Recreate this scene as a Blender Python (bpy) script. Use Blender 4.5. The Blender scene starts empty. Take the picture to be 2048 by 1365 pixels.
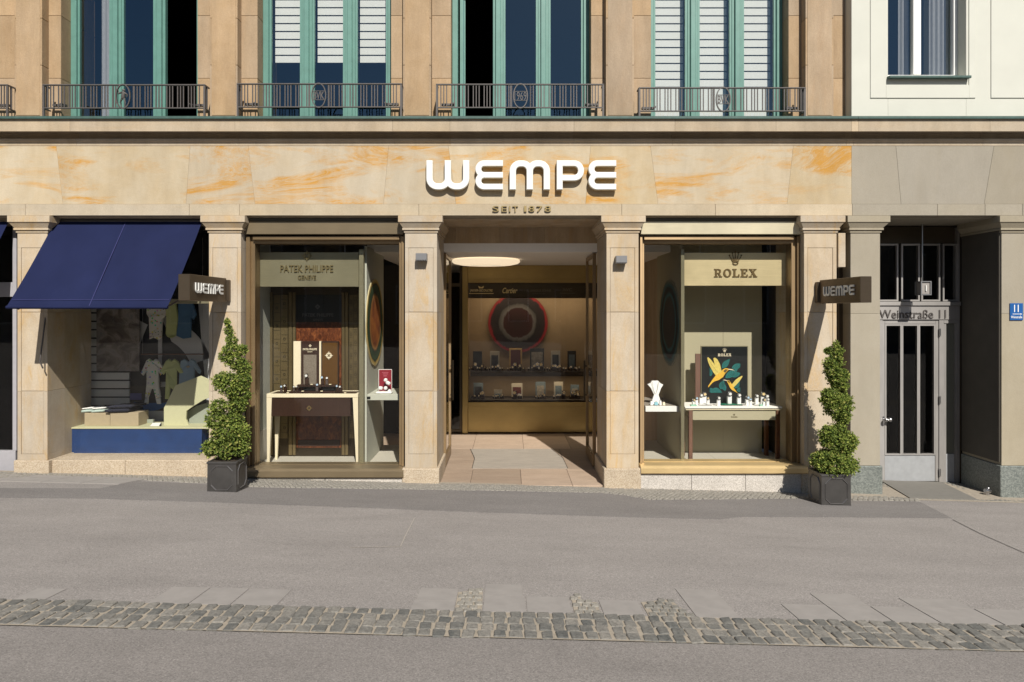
import bpy, bmesh, math, random
from mathutils import Vector, Matrix
R = math.radians
random.seed(7)
scene = bpy.context.scene

# ---------------------------------------------------------------- camera, light, exposure
F, CX, CY, D, H = 1365.0, 1016.0, 622.0, 8.53, 2.1875      # focal length in photo pixels, camera distance and height
cam_data = bpy.data.cameras.new('camera')
cam = bpy.data.objects.new('camera', cam_data)
scene.collection.objects.link(cam)
cam.location = (0, -D, H)
cam.rotation_euler = (R(90), 0, 0)
cam_data.sensor_width = 36
cam_data.lens = 24.0
cam_data.shift_x = 8 / 2048
cam_data.shift_y = -60.5 / 2048
cam_data.clip_end = 500
scene.camera = cam

SUN_DIR = Vector((-.235, 1, -.955)).normalized()            # the way the light travels
world = bpy.data.worlds.new('World'); scene.world = world
world.use_nodes = True
wn = world.node_tree.nodes; wl = world.node_tree.links
sky = wn.new('ShaderNodeTexSky'); sky.sky_type = 'NISHITA'; sky.sun_disc = False
sky.sun_elevation = R(42.9); sky.sun_rotation = math.atan2(.235, -1.0)
sky.air_density = 1.0; sky.dust_density = .6; sky.ozone_density = 1.5
wl.new(sky.outputs[0], wn['Background'].inputs[0])
wn['Background'].inputs[1].default_value = 0.052
sl = bpy.data.lights.new('sun', 'SUN'); sl.energy = 4.6; sl.angle = R(.55); sl.color = (1, .95, .87)
sun = bpy.data.objects.new('sun', sl); scene.collection.objects.link(sun)
sun.rotation_euler = SUN_DIR.to_track_quat('-Z', 'Y').to_euler(); sun.location = (3, -12, 14)
vs = scene.view_settings
vs.view_transform = 'Standard'; vs.look = 'None'; vs.gamma = 1; vs.use_curve_mapping = False
vs.exposure = 0.42
scene.cycles.max_bounces = 10; scene.cycles.transparent_max_bounces = 24
scene.cycles.caustics_reflective = False; scene.cycles.caustics_refractive = False

# ---------------------------------------------------------------- photo pixel -> place
def X(px, y=0.0): return (px - CX) * (D + y) / F
def Z(py, y=0.0): return H - (py - CY) * (D + y) / F
def ground(x, y):
    return -.026 * max(-9, min(9, x)) - .0894 * max(-8.0, min(0.0, y))
def on_ground(px, py):
    dx = (px - CX) / F; dz = -(py - CY) / F
    t = (H - .0894 * D) / (-dz - .026 * dx - .0894)
    y = t - D
    if y > 0:
        t = H / (-dz - .026 * dx)
        y = t - D
    return dx * t, y

# ---------------------------------------------------------------- material kit
class NT:
    def __init__(s, name):
        s.m = bpy.data.materials.new(name); s.m.use_nodes = True
        s.t = s.m.node_tree; s.n = s.t.nodes; s.l = s.t.links
        s.b = s.n['Principled BSDF']
    def new(s, typ, ins=None, **kw):
        n = s.n.new(typ)
        for k, v in kw.items(): setattr(n, k, v)
        for k, v in (ins or {}).items():
            if isinstance(v, bpy.types.NodeSocket): s.l.new(v, n.inputs[k])
            else: n.inputs[k].default_value = v
        return n
    def coord(s, rnd=True, scale=(1, 1, 1), obj=False):
        if obj: p = s.new('ShaderNodeTexCoord').outputs['Object']
        else: p = s.new('ShaderNodeNewGeometry').outputs['Position']
        if rnd:
            o = s.new('ShaderNodeObjectInfo').outputs['Random']
            sc = s.new('ShaderNodeMath', {0: o, 1: 61.0}, operation='MULTIPLY').outputs[0]
            p = s.new('ShaderNodeVectorMath', {0: p, 1: sc}, operation='ADD').outputs[0]
        return s.new('ShaderNodeVectorMath', {0: p, 1: scale}, operation='MULTIPLY').outputs[0]
    def noise(s, vec, scale, detail=4, rough=.55, dist=0):
        return s.new('ShaderNodeTexNoise', {'Vector': vec, 'Scale': scale, 'Detail': detail, 'Roughness': rough, 'Distortion': dist}).outputs[0]
    def ramp(s, fac, stops):
        r = s.new('ShaderNodeValToRGB', {0: fac}); e = r.color_ramp.elements
        while len(e) < len(stops): e.new(.5)
        for i, (p, c) in enumerate(stops):
            e[i].position = p
            e[i].color = tuple(c) + (1,) if hasattr(c, '__len__') else (c, c, c, 1)
        return r.outputs[0]
    def mix(s, fac, a, b, mode='MIX'):
        n = s.new('ShaderNodeMix', data_type='RGBA', blend_type=mode)
        for i, v in ((0, fac), (6, a), (7, b)):
            if isinstance(v, bpy.types.NodeSocket): s.l.new(v, n.inputs[i])
            elif i == 0: n.inputs[0].default_value = v
            else: n.inputs[i].default_value = tuple(v) + (1,) if len(v) == 3 else v
        return n.outputs[2]
    def math(s, op, a, b=0.0):
        return s.new('ShaderNodeMath', {0: a, 1: b}, operation=op).outputs[0]
    def bump(s, h, strength=.3, dist=.01):
        s.l.new(s.new('ShaderNodeBump', {'Height': h, 'Strength': strength, 'Distance': dist}).outputs[0], s.b.inputs['Normal'])
    def out(s, color=None, rough=.7, metal=0, spec=None):
        if color is not None:
            if isinstance(color, bpy.types.NodeSocket): s.l.new(color, s.b.inputs['Base Color'])
            else: s.b.inputs['Base Color'].default_value = tuple(color) + (1,)
        if isinstance(rough, bpy.types.NodeSocket): s.l.new(rough, s.b.inputs['Roughness'])
        else: s.b.inputs['Roughness'].default_value = rough
        s.b.inputs['Metallic'].default_value = metal
        if spec is not None: s.b.inputs['Specular IOR Level'].default_value = spec
        return s.m

def sandstone(name, base, pale, vein, amount=.5, streak=(.35, 1, 1.5), bump=.25, soil=.12, vary=.12):
    t = NT(name); c = t.coord(scale=streak)
    w = t.noise(c, 1.0, 6, .62, 2.2)
    band = t.ramp(t.math('FRACT', t.math('MULTIPLY', w, 4.0)), [(0, 0), (.30, .35), (.70, 1), (.76, .05), (1, 0)])
    fine = t.ramp(t.math('FRACT', t.math('MULTIPLY', w, 19.0)), [(0, .35), (.6, 1), (.8, .2), (1, .35)])
    patch = t.ramp(t.noise(t.coord(scale=(streak[0] * 1.5, 1, streak[2] * 1.2)), 1.5, 6, .62, .9), [(.47, 0), (.60, 1)])
    f = t.math('MULTIPLY', t.math('MULTIPLY', t.math('ADD', t.math('MULTIPLY', band, .45), t.math('MULTIPLY', fine, .42)), patch), amount)
    lo = t.mix(t.ramp(t.noise(t.coord(scale=(1, 1, 1)), 2.6, 5, .6, .5), [(.35, 0), (.65, 1)]), base, pale)
    o = t.new('ShaderNodeObjectInfo').outputs['Random']
    grey = tuple(sum(pale) / 3 * k for k in (1.05, 1.0, .92))
    r2 = t.math('FRACT', t.math('MULTIPLY', o, 7.31))
    lo = t.mix(t.math('MULTIPLY', r2, vary * 2.6), lo, grey)
    col = t.mix(f, lo, vein)
    faint = t.ramp(t.math('FRACT', t.math('MULTIPLY', w, 31.0)), [(0, .955), (.5, 1.0), (1, .955)])
    col = t.mix(1, col, faint, 'MULTIPLY')
    col = t.mix(1, col, t.ramp(o, [(0, 1 - vary), (1, 1.02)]), 'MULTIPLY')
    g = t.noise(t.coord(rnd=False), 130, 2, .7)
    col = t.mix(1, col, t.ramp(g, [(.25, .80), (.75, 1.06)]), 'MULTIPLY')
    s = t.ramp(t.noise(t.coord(scale=(2.5, 2.5, .5)), 1.6, 6, .7), [(.35, 1 - soil), (.62, 1)])
    col = t.mix(1, col, s, 'MULTIPLY')
    t.bump(t.math('ADD', t.noise(t.coord(rnd=False), 60, 4, .7), t.math('MULTIPLY', t.noise(t.coord(rnd=False), 6, 3), 1.5)), bump, .006)
    return t.out(col, .88, spec=.25)

def plain(name, col, rough=.6, metal=0, var=.08, scale=20, bump=0, spec=None, emit=0):
    t = NT(name)
    n = t.noise(t.coord(), scale, 4)
    c = t.mix(1, col, t.ramp(n, [(.25, 1 - var), (.75, 1 + var * .4)]), 'MULTIPLY')
    if bump: t.bump(t.noise(t.coord(rnd=False), scale * 4, 3), bump, .004)
    if emit:
        t.b.inputs['Emission Color'].default_value = tuple(col) + (1,)
        t.b.inputs['Emission Strength'].default_value = emit
    return t.out(c, rough, metal, spec)

def brushed(name, col, rough=.38, dirx=True, metal=1.0, aniso=.75, var=.18):
    t = NT(name)
    sc = (1.2, 60, 160) if dirx else (160, 60, 1.2)
    n = t.noise(t.coord(scale=sc), 3, 3)
    c = t.mix(1, col, t.ramp(n, [(.3, 1 - var), (.7, 1)]), 'MULTIPLY')
    c = t.mix(1, c, t.ramp(t.noise(t.coord(), 2.3, 3), [(.3, .82), (.7, 1)]), 'MULTIPLY')
    t.b.inputs['Anisotropic'].default_value = aniso
    tan = t.new('ShaderNodeCombineXYZ', {0: 1.0 if dirx else 0.0, 1: 0.0, 2: 0.0 if dirx else 1.0})
    t.l.new(tan.outputs[0], t.b.inputs['Tangent'])
    t.bump(n, .05, .001)
    return t.out(c, rough, metal)

def speckled(name, a, b, c3, scale=90, rough=.8, bump=.3):
    t = NT(name); p = t.coord(rnd=False)
    v = t.new('ShaderNodeTexVoronoi', {'Vector': p, 'Scale': scale}).outputs['Color']
    g = t.new('ShaderNodeSeparateColor', {0: v}).outputs[0]
    col = t.ramp(g, [(.1, a), (.45, b), (.85, c3)])
    col = t.mix(1, col, t.ramp(t.noise(p, 3, 4), [(.3, .86), (.7, 1.03)]), 'MULTIPLY')
    t.bump(g, bump, .003)
    return t.out(col, rough)

def glass_mat(name, tint=(.9, .93, .92), rough=.0, boost=1.0, coat=(1, 1, 1)):
    t = NT(name)
    t.n.remove(t.b)
    fr = t.new('ShaderNodeFresnel', {'IOR': 1.5}).outputs[0]
    front_ = t.math('SUBTRACT', 1.0, t.new('ShaderNodeNewGeometry').outputs['Backfacing'])   # reflection on the entry face only
    f = t.math('MULTIPLY', t.math('MULTIPLY', fr, front_), boost)
    tr = t.new('ShaderNodeBsdfTransparent', {'Color': tuple(tint) + (1,)})
    gl = t.new('ShaderNodeBsdfGlossy', {'Color': tuple(coat) + (1,), 'Roughness': rough})
    mx = t.new('ShaderNodeMixShader', {0: f, 1: tr.outputs[0], 2: gl.outputs[0]})
    t.l.new(mx.outputs[0], t.n['Material Output'].inputs[0])
    return t.m

M = {}
M['stone'] = sandstone('yellow_sandstone', (.53, .415, .255), (.57, .475, .33), (.56, .295, .065), 1.6)
M['stone_pier'] = sandstone('pale_sandstone', (.52, .41, .28), (.575, .48, .355), (.56, .36, .14), .95, (1.4, 1.4, .4))
M['stone_band'] = sandstone('band_sandstone', (.51, .415, .285), (.55, .465, .335), (.52, .37, .20), .3, (.3, 1, 3))
M['stone_brown'] = sandstone('brown_sandstone', (.45, .31, .175), (.50, .355, .215), (.45, .27, .13), .3, (1.5, 1.5, .35), .4, .2)
M['stone_cornice'] = sandstone('cornice_sandstone', (.50, .39, .26), (.54, .435, .305), (.50, .33, .16), .3, (.3, 1, 3), .3, .18)
M['stone_grey'] = sandstone('grey_sandstone', (.34, .30, .23), (.365, .325, .255), (.35, .29, .19), .15, (1, 1, .5), .2, .08)
M['stone_tan'] = sandstone('tan_render', (.375, .325, .235), (.40, .35, .26), (.37, .30, .20), .12, (1, 1, .5), .2, .08)
M['stone_soffit'] = sandstone('soffit_stone', (.50, .37, .225), (.56, .42, .27), (.52, .33, .15), .6, (3.0, 1, .25), .3, .25)
M['granite'] = speckled('yellow_granite', (.34, .26, .18), (.46, .37, .26), (.54, .46, .35), 150)
M['granite_light'] = speckled('white_granite', (.36, .33, .29), (.52, .48, .43), (.60, .56, .51), 150)
M['granite_green'] = speckled('green_granite', (.12, .135, .125), (.16, .175, .16), (.22, .235, .215), 75, .5, .1)
M['render_white'] = plain('pale_green_render', (.55, .55, .485), .9, var=.05, scale=3, bump=.12)
M['bronze'] = brushed('bronze_sheet', (.34, .265, .165), .42, metal=.55)
M['bronze_v'] = brushed('bronze_post', (.34, .235, .125), .40, dirx=False, metal=.6)
M['brass'] = brushed('brass_sheet', (.92, .82, .58), .34, metal=.35)
M['brass_sill'] = brushed('brass_sill_sheet', (.92, .68, .34), .34, metal=.45)
M['brass_panel'] = brushed('brass_name_panel', (.86, .72, .43), .34, metal=.35)
M['bronze_dark'] = brushed('dark_bronze', (.13, .105, .075), .5)
M['bronze_gold'] = brushed('gold_bronze', (.50, .36, .14), .42, var=.1, metal=.6)
M['olive_metal'] = brushed('olive_brushed_metal', (.36, .33, .215), .42, metal=.5)
M['teal'] = plain('teal_paint', (.105, .235, .195), .5, var=.15, scale=8)
M['copper_green'] = plain('weathered_copper', (.05, .10, .085), .6, var=.3)
M['iron'] = plain('grey_iron_paint', (.085, .075, .07), .55, var=.15)
M['white'] = plain('white_paint', (.78, .78, .76), .5, var=.03)
M['cream'] = plain('cream_lacquer', (.78, .69, .50), .4, var=.03)
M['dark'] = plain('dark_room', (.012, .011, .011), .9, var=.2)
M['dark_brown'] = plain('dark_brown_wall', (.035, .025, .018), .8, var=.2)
M['black'] = plain('black_lacquer', (.008, .010, .010), .35, var=.1)
M['glass'] = glass_mat('shop_glass', (.975, .975, .965), 0, .85)
M['glass_up'] = glass_mat('window_glass', (.93, .935, .93), 0, 3.0, (.50, .78, 1.0))
M['navy'] = None
M['ceiling'] = plain('white_ceiling', (.85, .82, .77), .8, var=.03)
M['beige_wall'] = plain('beige_fabric_panel', (.40, .365, .25), .9, var=.06, scale=120)
M['grey_panel'] = plain('pale_grey_fabric_panel', (.47, .48, .41), .9, var=.05, scale=120)
M['floor_pale'] = plain('pale_display_floor', (.52, .49, .42), .6, var=.06, scale=6)
M['alu'] = brushed('grey_aluminium', (.42, .40, .38), .5, dirx=False, metal=.6, var=.08)
M['door_panel'] = plain('aluminium_kick_panel', (.36, .37, .38), .55, metal=.2, var=.12, scale=14)
M['steel'] = plain('steel', (.55, .55, .56), .28, metal=1, var=.05)
M['gold'] = plain('gold_lettering', (.80, .60, .28), .32, metal=1, var=.05)
M['white_face'] = plain('white_letter_face', (.76, .755, .72), .35, var=.01)
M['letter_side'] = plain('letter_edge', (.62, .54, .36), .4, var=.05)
M['walnut'] = brushed('walnut', (.16, .060, .026), .45, dirx=False, metal=0, var=.45)
M['dark_wood'] = brushed('dark_ribbed_wood', (.055, .026, .016), .4, dirx=False, metal=0, var=.6)
M['concrete'] = plain('concrete_slab', (.278, .258, .240), .9, var=.12, scale=9, bump=.3)
M['mat_grey'] = plain('door_slab', (.175, .165, .145), .85, var=.12, scale=12, bump=.3)

def asphalt(name, a, b, speck):
    t = NT(name); p = t.coord(rnd=False)
    col = t.mix(t.noise(p, .55, 5, .6), a, b)
    col = t.mix(1, col, t.ramp(t.noise(t.coord(rnd=False, scale=(.25, 1, 1)), 2.5, 4), [(.3, .93), (.7, 1.04)]), 'MULTIPLY')
    st = t.ramp(t.noise(t.coord(rnd=False, scale=(.6, 1.3, 1)), 1.1, 7, .72, 1.2), [(.36, .93), (.5, 1.0), (.66, 1.04)])
    col = t.mix(1, col, st, 'MULTIPLY')
    spots = t.ramp(t.new('ShaderNodeTexVoronoi', {'Vector': p, 'Scale': 2.1}).outputs['Distance'], [(.012, .78), (.03, 1)])
    col = t.mix(1, col, spots, 'MULTIPLY')
    v = t.new('ShaderNodeTexVoronoi', {'Vector': p, 'Scale': 170}).outputs['Color']
    g = t.new('ShaderNodeSeparateColor', {0: v}).outputs[0]
    col = t.mix(1, col, t.ramp(g, [(0, .72), (.5, 1.0), (.94, 1.1), (.99, speck)]), 'MULTIPLY')
    n2 = t.noise(p, 95, 4, .75)
    col = t.mix(1, col, t.ramp(n2, [(.3, .80), (.7, 1.15)]), 'MULTIPLY')
    t.bump(t.math('ADD', g, n2), .35, .004)
    return t.out(col, .92, spec=.2)
M['asphalt'] = asphalt('worn_asphalt', (.258, .238, .223), (.297, .275, .258), 1.35)
M['asphalt_new'] = asphalt('newer_asphalt', (.190, .177, .169), (.216, .202, .192), 1.4)
M['asphalt_road'] = asphalt('road_asphalt', (.213, .196, .183), (.255, .235, .219), 1.3)
M['sand'] = plain('sand_joint', (.33, .285, .225), .95, var=.25, scale=30, bump=.3)

def sett_mat(name, lo, hi):
    t = NT(name)
    ro = t.new('ShaderNodeObjectInfo').outputs['Random']
    v = t.new('ShaderNodeTexVoronoi', {'Vector': t.coord(rnd=False), 'Scale': 14}).outputs['Color']
    g = t.new('ShaderNodeSeparateColor', {0: v}).outputs[0]
    f = t.math('ADD', t.math('MULTIPLY', ro, .7), t.math('MULTIPLY', g, .3))
    col = t.mix(f, lo, hi)
    n = t.noise(t.coord(), 55, 5, .75)
    col = t.mix(1, col, t.ramp(n, [(.28, .5), (.5, 1), (.75, 1.45)]), 'MULTIPLY')
    t.bump(n, .6, .006)
    return t.out(col, .8)
M['sett'] = sett_mat('granite_sett', (.085, .087, .082), (.215, .20, .175))
M['sett_small'] = sett_mat('small_sett', (.13, .126, .113), (.27, .25, .215))

def floor_tile(name, a, b):
    t = NT(name); c = t.coord(scale=(.4, 1.6, 1))
    col = t.mix(t.noise(c, 3.2, 6, .65, .6), a, b)
    col = t.mix(1, col, t.ramp(t.noise(t.coord(), 90, 3), [(.3, .86), (.7, 1.06)]), 'MULTIPLY')
    ro = t.new('ShaderNodeObjectInfo').outputs['Random']
    col = t.mix(1, col, t.ramp(ro, [(0, .70), (1, 1.12)]), 'MULTIPLY')
    col = t.mix(1, col, t.ramp(t.noise(t.coord(scale=(.6, 2.5, 1)), 5, 7, .75, 1.0), [(.35, .84), (.65, 1.08)]), 'MULTIPLY')
    return t.out(col, .55)
M['tile_red'] = floor_tile('reddish_limestone', (.38, .28, .205), (.48, .375, .285))
M['tile_mat'] = floor_tile('grey_brushed_mat', (.34, .30, .25), (.42, .375, .32))

def awning_mat():
    t = NT('navy_canvas'); p = t.coord(rnd=False)
    n = t.noise(t.coord(rnd=False, scale=(1, .6, .6)), 2.5, 5)
    col = t.mix(t.ramp(n, [(.35, 0), (.75, 1)]), (.0075, .0115, .043), (.0105, .0155, .056))
    t.bump(t.noise(p, 260, 2), .1, .002)
    m = t.out(col, .75, spec=.15)
    return m
M['navy'] = awning_mat()
M['navy_box'] = plain('blue_painted_plinth', (.010, .040, .145), .6, var=.25, scale=5)
M['leaf'] = None

# ---------------------------------------------------------------- geometry kit
ORIG = {}
def wloc(o): return ORIG.get(o.name, Vector((0, 0, 0)))
def props(o, label=None, cat=None, group=None, kind=None):
    if label: o['label'] = label
    if cat: o['category'] = cat
    if group: o['group'] = group
    if kind: o['kind'] = kind
    return o
def thing(name, loc, label, cat, group=None):
    o = bpy.data.objects.new(name, None); scene.collection.objects.link(o)
    o.empty_display_size = .1
    o.location = loc; ORIG[o.name] = Vector(loc)
    return props(o, label, cat, group)
def link_mesh(name, me, parent=None, at=None):
    o = bpy.data.objects.new(name, me); scene.collection.objects.link(o)
    o.location = at if at is not None else (0, 0, 0)
    ORIG[o.name] = Vector(o.location)
    if parent is not None:
        o.parent = parent; o.location = Vector(o.location) - wloc(parent)
    return o

class MB:
    """collects shapes in world coordinates; .build links them as one mesh with its origin at the middle of its foot"""
    def __init__(s): s.v = []; s.f = []; s.mi = []; s.smooth = []
    def add(s, vs, fs, mi=0, smooth=False):
        b = len(s.v); s.v += [tuple(v) for v in vs]
        for f in fs: s.f.append([b + i for i in f]); s.mi.append(mi); s.smooth.append(smooth)
        return s
    def box(s, x0, x1, y0, y1, z0, z1, mi=0, bev=0.0, rot=0):
        if x0 > x1: x0, x1 = x1, x0
        if y0 > y1: y0, y1 = y1, y0
        if z0 > z1: z0, z1 = z1, z0
        b = min(bev, (x1 - x0) * .4, (y1 - y0) * .4, (z1 - z0) * .4)
        if b <= 0:
            vs = [(x, y, z) for z in (z0, z1) for y in (y0, y1) for x in (x0, x1)]
            fs = [(0, 2, 3, 1), (4, 5, 7, 6), (0, 1, 5, 4), (2, 6, 7, 3), (0, 4, 6, 2), (1, 3, 7, 5)]
        else:
            bm = bmesh.new(); bmesh.ops.create_cube(bm, size=1)
            for v in bm.verts:
                v.co = Vector(((x0 + x1) / 2 + v.co.x * (x1 - x0), (y0 + y1) / 2 + v.co.y * (y1 - y0), (z0 + z1) / 2 + v.co.z * (z1 - z0)))
            bmesh.ops.bevel(bm, geom=bm.edges[:], offset=b, segments=1, affect='EDGES')
            bm.verts.index_update()
            vs = [v.co.copy() for v in bm.verts]; fs = [[v.index for v in f.verts] for f in bm.faces]; bm.free()
        if rot:
            c = Vector(((x0 + x1) / 2, (y0 + y1) / 2, 0)); m = Matrix.Rotation(rot, 3, 'Z')
            vs = [m @ (Vector(v) - c) + c for v in vs]
        return s.add(vs, fs, mi)
    def prism(s, poly, y0, y1, mi=0):
        """poly: (x, z) outline, convex or near it, run from y0 to y1"""
        n = len(poly)
        a = sum(poly[i][0] * poly[(i + 1) % n][1] - poly[(i + 1) % n][0] * poly[i][1] for i in range(n))
        if a < 0: poly = poly[::-1]
        vs = [(x, y0, z) for x, z in poly] + [(x, y1, z) for x, z in poly]
        fs = [list(range(n)), list(range(2 * n - 1, n - 1, -1))] + [[(i + 1) % n, i, n + i, n + (i + 1) % n] for i in range(n)]
        return s.add(vs, fs, mi)
    def profile(s, poly, x0, x1, mi=0):
        """poly: (y, z) outline run along x"""
        n = len(poly)
        a = sum(poly[i][0] * poly[(i + 1) % n][1] - poly[(i + 1) % n][0] * poly[i][1] for i in range(n))
        if a > 0: poly = poly[::-1]
        vs = [(x0, y, z) for y, z in poly] + [(x1, y, z) for y, z in poly]
        fs = [list(range(n)), list(range(2 * n - 1, n - 1, -1))] + [[(i + 1) % n, i, n + i, n + (i + 1) % n] for i in range(n)]
        return s.add(vs, fs, mi)
    def quad(s, a, b, c, d, th, mi=0):
        """a thick sheet through four points"""
        P = [Vector(p) for p in (a, b, c, d)]
        n = (P[1] - P[0]).cross(P[3] - P[0]).normalized() * th
        vs = [p for p in P] + [p - n for p in P]
        return s.add(vs, [(0, 1, 2, 3), (7, 6, 5, 4), (1, 0, 4, 5), (2, 1, 5, 6), (3, 2, 6, 7), (0, 3, 7, 4)], mi)
    def loft(s, r0, r1, mi=0):
        """frustum between two rectangles (x0,x1,y0,y1,z)"""
        vs = []
        for x0, x1, y0, y1, z in (r0, r1): vs += [(x0, y0, z), (x1, y0, z), (x1, y1, z), (x0, y1, z)]
        return s.add(vs, [(3, 2, 1, 0), (4, 5, 6, 7), (0, 1, 5, 4), (1, 2, 6, 5), (2, 3, 7, 6), (3, 0, 4, 7)], mi)
    def tube(s, pts, r, n=8, mi=0, caps=True):
        pts = [Vector(p) for p in pts]; rings = []
        up = Vector((0, 0, 1))
        for i, p in enumerate(pts):
            d = (pts[min(i + 1, len(pts) - 1)] - pts[max(i - 1, 0)]).normalized()
            a = d.cross(up if abs(d.z) < .9 else Vector((0, 1, 0))).normalized(); b = a.cross(d)
            rr = r[i] if hasattr(r, '__len__') else r
            rings.append([p + (a * math.cos(2 * math.pi * k / n) + b * math.sin(2 * math.pi * k / n)) * rr for k in range(n)])
        vs = [v for g in rings for v in g]; fs = []
        for i in range(len(pts) - 1):
            for k in range(n): fs.append((i * n + k, i * n + (k + 1) % n, (i + 1) * n + (k + 1) % n, (i + 1) * n + k))
        s.add(vs, fs, mi, True)
        if caps: s.add(rings[0], [list(range(n))[::-1]], mi); s.add(rings[-1], [list(range(n))], mi)
        return s
    def ring(s, c, rx, rz, w, y0, y1, n=32, mi=0):
        """a flat hoop facing the street"""
        vs = []
        for k in range(n):
            a = 2 * math.pi * k / n; ca, sa = math.cos(a), math.sin(a)
            for (q, y) in ((0, y0), (1, y0), (1, y1), (0, y1)):
                vs.append((c[0] + ca * (rx - w * q), y, c[1] + sa * (rz - w * q)))
        fs = []
        for k in range(n):
            a, b = 4 * k, 4 * ((k + 1) % n)
            for j in range(4): fs.append((a + j, a + (j + 1) % 4, b + (j + 1) % 4, b + j))
        return s.add(vs, fs, mi)
    def disc(s, c, rx, rz, y0, y1, n=40, mi=0):
        return s.prism([(c[0] + rx * math.cos(2 * math.pi * k / n), c[1] + rz * math.sin(2 * math.pi * k / n)) for k in range(n)], y0, y1, mi)
    def ball(s, c, r, n=8, mi=0, sz=1.0):
        vs = [(c[0], c[1], c[2] + r * sz)]; m = n // 2
        for i in range(1, m):
            t = math.pi * i / m
            for k in range(n):
                a = 2 * math.pi * k / n
                vs.append((c[0] + r * math.sin(t) * math.cos(a), c[1] + r * math.sin(t) * math.sin(a), c[2] + r * math.cos(t) * sz))
        vs.append((c[0], c[1], c[2] - r * sz)); fs = []
        for k in range(n): fs.append((0, 1 + k, 1 + (k + 1) % n))
        for i in range(m - 2):
            for k in range(n): fs.append((1 + i * n + k, 1 + (i + 1) * n + k, 1 + (i + 1) * n + (k + 1) % n, 1 + i * n + (k + 1) % n))
        for k in range(n): fs.append((len(vs) - 1, 1 + (m - 2) * n + (k + 1) % n, 1 + (m - 2) * n + k))
        return s.add(vs, fs, mi, True)
    def mapped(s, fn):
        s.v = [tuple(fn(*v)) for v in s.v]; return s
    def build(s, name, mats, parent=None, smooth=None, label=None):
        if not isinstance(mats, (list, tuple)): mats = [mats]
        xs, ys, zs = zip(*s.v)
        c = Vector(((min(xs) + max(xs)) / 2, (min(ys) + max(ys)) / 2, min(zs)))
        me = bpy.data.meshes.new(name)
        me.from_pydata([(a - c.x, b - c.y, d - c.z) for a, b, d in s.v], [], s.f)
        for m in mats: me.materials.append(m)
        for p, mi, sm in zip(me.polygons, s.mi, s.smooth): p.material_index = mi; p.use_smooth = sm if smooth is None else smooth
        me.update()
        o = link_mesh(name, me, parent, c)
        if label: o['label'] = label
        return o
def box(name, mat, parent, x0, x1, y0, y1, z0, z1, bev=.003, label=None):
    return MB().box(x0, x1, y0, y1, z0, z1, 0, bev).build(name, mat, parent, label=label)
def pbox(name, mat, parent, px0, px1, y0, y1, pyt, pyb, bev=.003, label=None):
    """a box whose front face covers photo pixels px0..px1, pyt..pyb at depth y0"""
    return box(name, mat, parent, X(px0, y0), X(px1, y0), y0, y1, Z(pyb, y0), Z(pyt, y0), bev, label)

def curve_shape(polys, depth, bevel=0.0):
    """flat outlines (holes allowed) with thickness -> vertices, faces in (u, v, w)"""
    cu = bpy.data.curves.new('outline', 'CURVE'); cu.dimensions = '2D'; cu.fill_mode = 'BOTH'
    cu.extrude = depth / 2 - bevel; cu.bevel_depth = bevel; cu.bevel_resolution = 0; cu.offset = -bevel
    for p in polys:
        sp = cu.splines.new('POLY'); sp.points.add(len(p) - 1); sp.use_cyclic_u = True
        for i, (u, v) in enumerate(p): sp.points[i].co = (u, v, 0, 1)
    ob = bpy.data.objects.new('outline', cu); me = bpy.data.meshes.new_from_object(ob)
    vs = [tuple(v.co) for v in me.vertices]; fs = [list(p.vertices) for p in me.polygons]
    bpy.data.objects.remove(ob); bpy.data.curves.remove(cu); bpy.data.meshes.remove(me)
    return vs, fs
def text_shape(txt, depth=.01, shear=0, spacing=1.0, weight=0.0):
    cu = bpy.data.curves.new('lettering', 'FONT'); cu.body = txt; cu.extrude = depth / 2; cu.shear = shear
    cu.space_character = spacing; cu.resolution_u = 3; cu.offset = weight
    ob = bpy.data.objects.new('lettering', cu); me = bpy.data.meshes.new_from_object(ob)
    vs = [tuple(v.co) for v in me.vertices]; fs = [list(p.vertices) for p in me.polygons]
    bpy.data.objects.remove(ob); bpy.data.curves.remove(cu); bpy.data.meshes.remove(me)
    return vs, fs
def fit(vs, u0, u1, v0, v1):
    us = [v[0] for v in vs]; ws = [v[1] for v in vs]
    a, b, c, d = min(us), max(us), min(ws), max(ws)
    return [(u0 + (v[0] - a) / max(b - a, 1e-6) * (u1 - u0), v0 + (v[1] - c) / max(d - c, 1e-6) * (v1 - v0), v[2]) for v in vs]
def front(y): return lambda u, v, w: (u, y - w, v)              # faces the street, its middle depth at y
def text(name, txt, mat, parent, x0, x1, z0, z1, y, depth=.006, shear=0, spacing=1.0, weight=0.0, fn=None, label=None):
    vs, fs = text_shape(txt, depth, shear, spacing, weight)
    vs = fit(vs, x0, x1, z0, z1)
    b = MB().add(vs, fs).mapped(fn or front(y))
    return b.build(name, mat, parent, label=label)
def ptext(name, txt, mat, parent, px0, px1, pyt, pyb, y, **k):
    return text(name, txt, mat, parent, X(px0, y), X(px1, y), Z(pyb, y), Z(pyt, y), y, **k)

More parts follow.
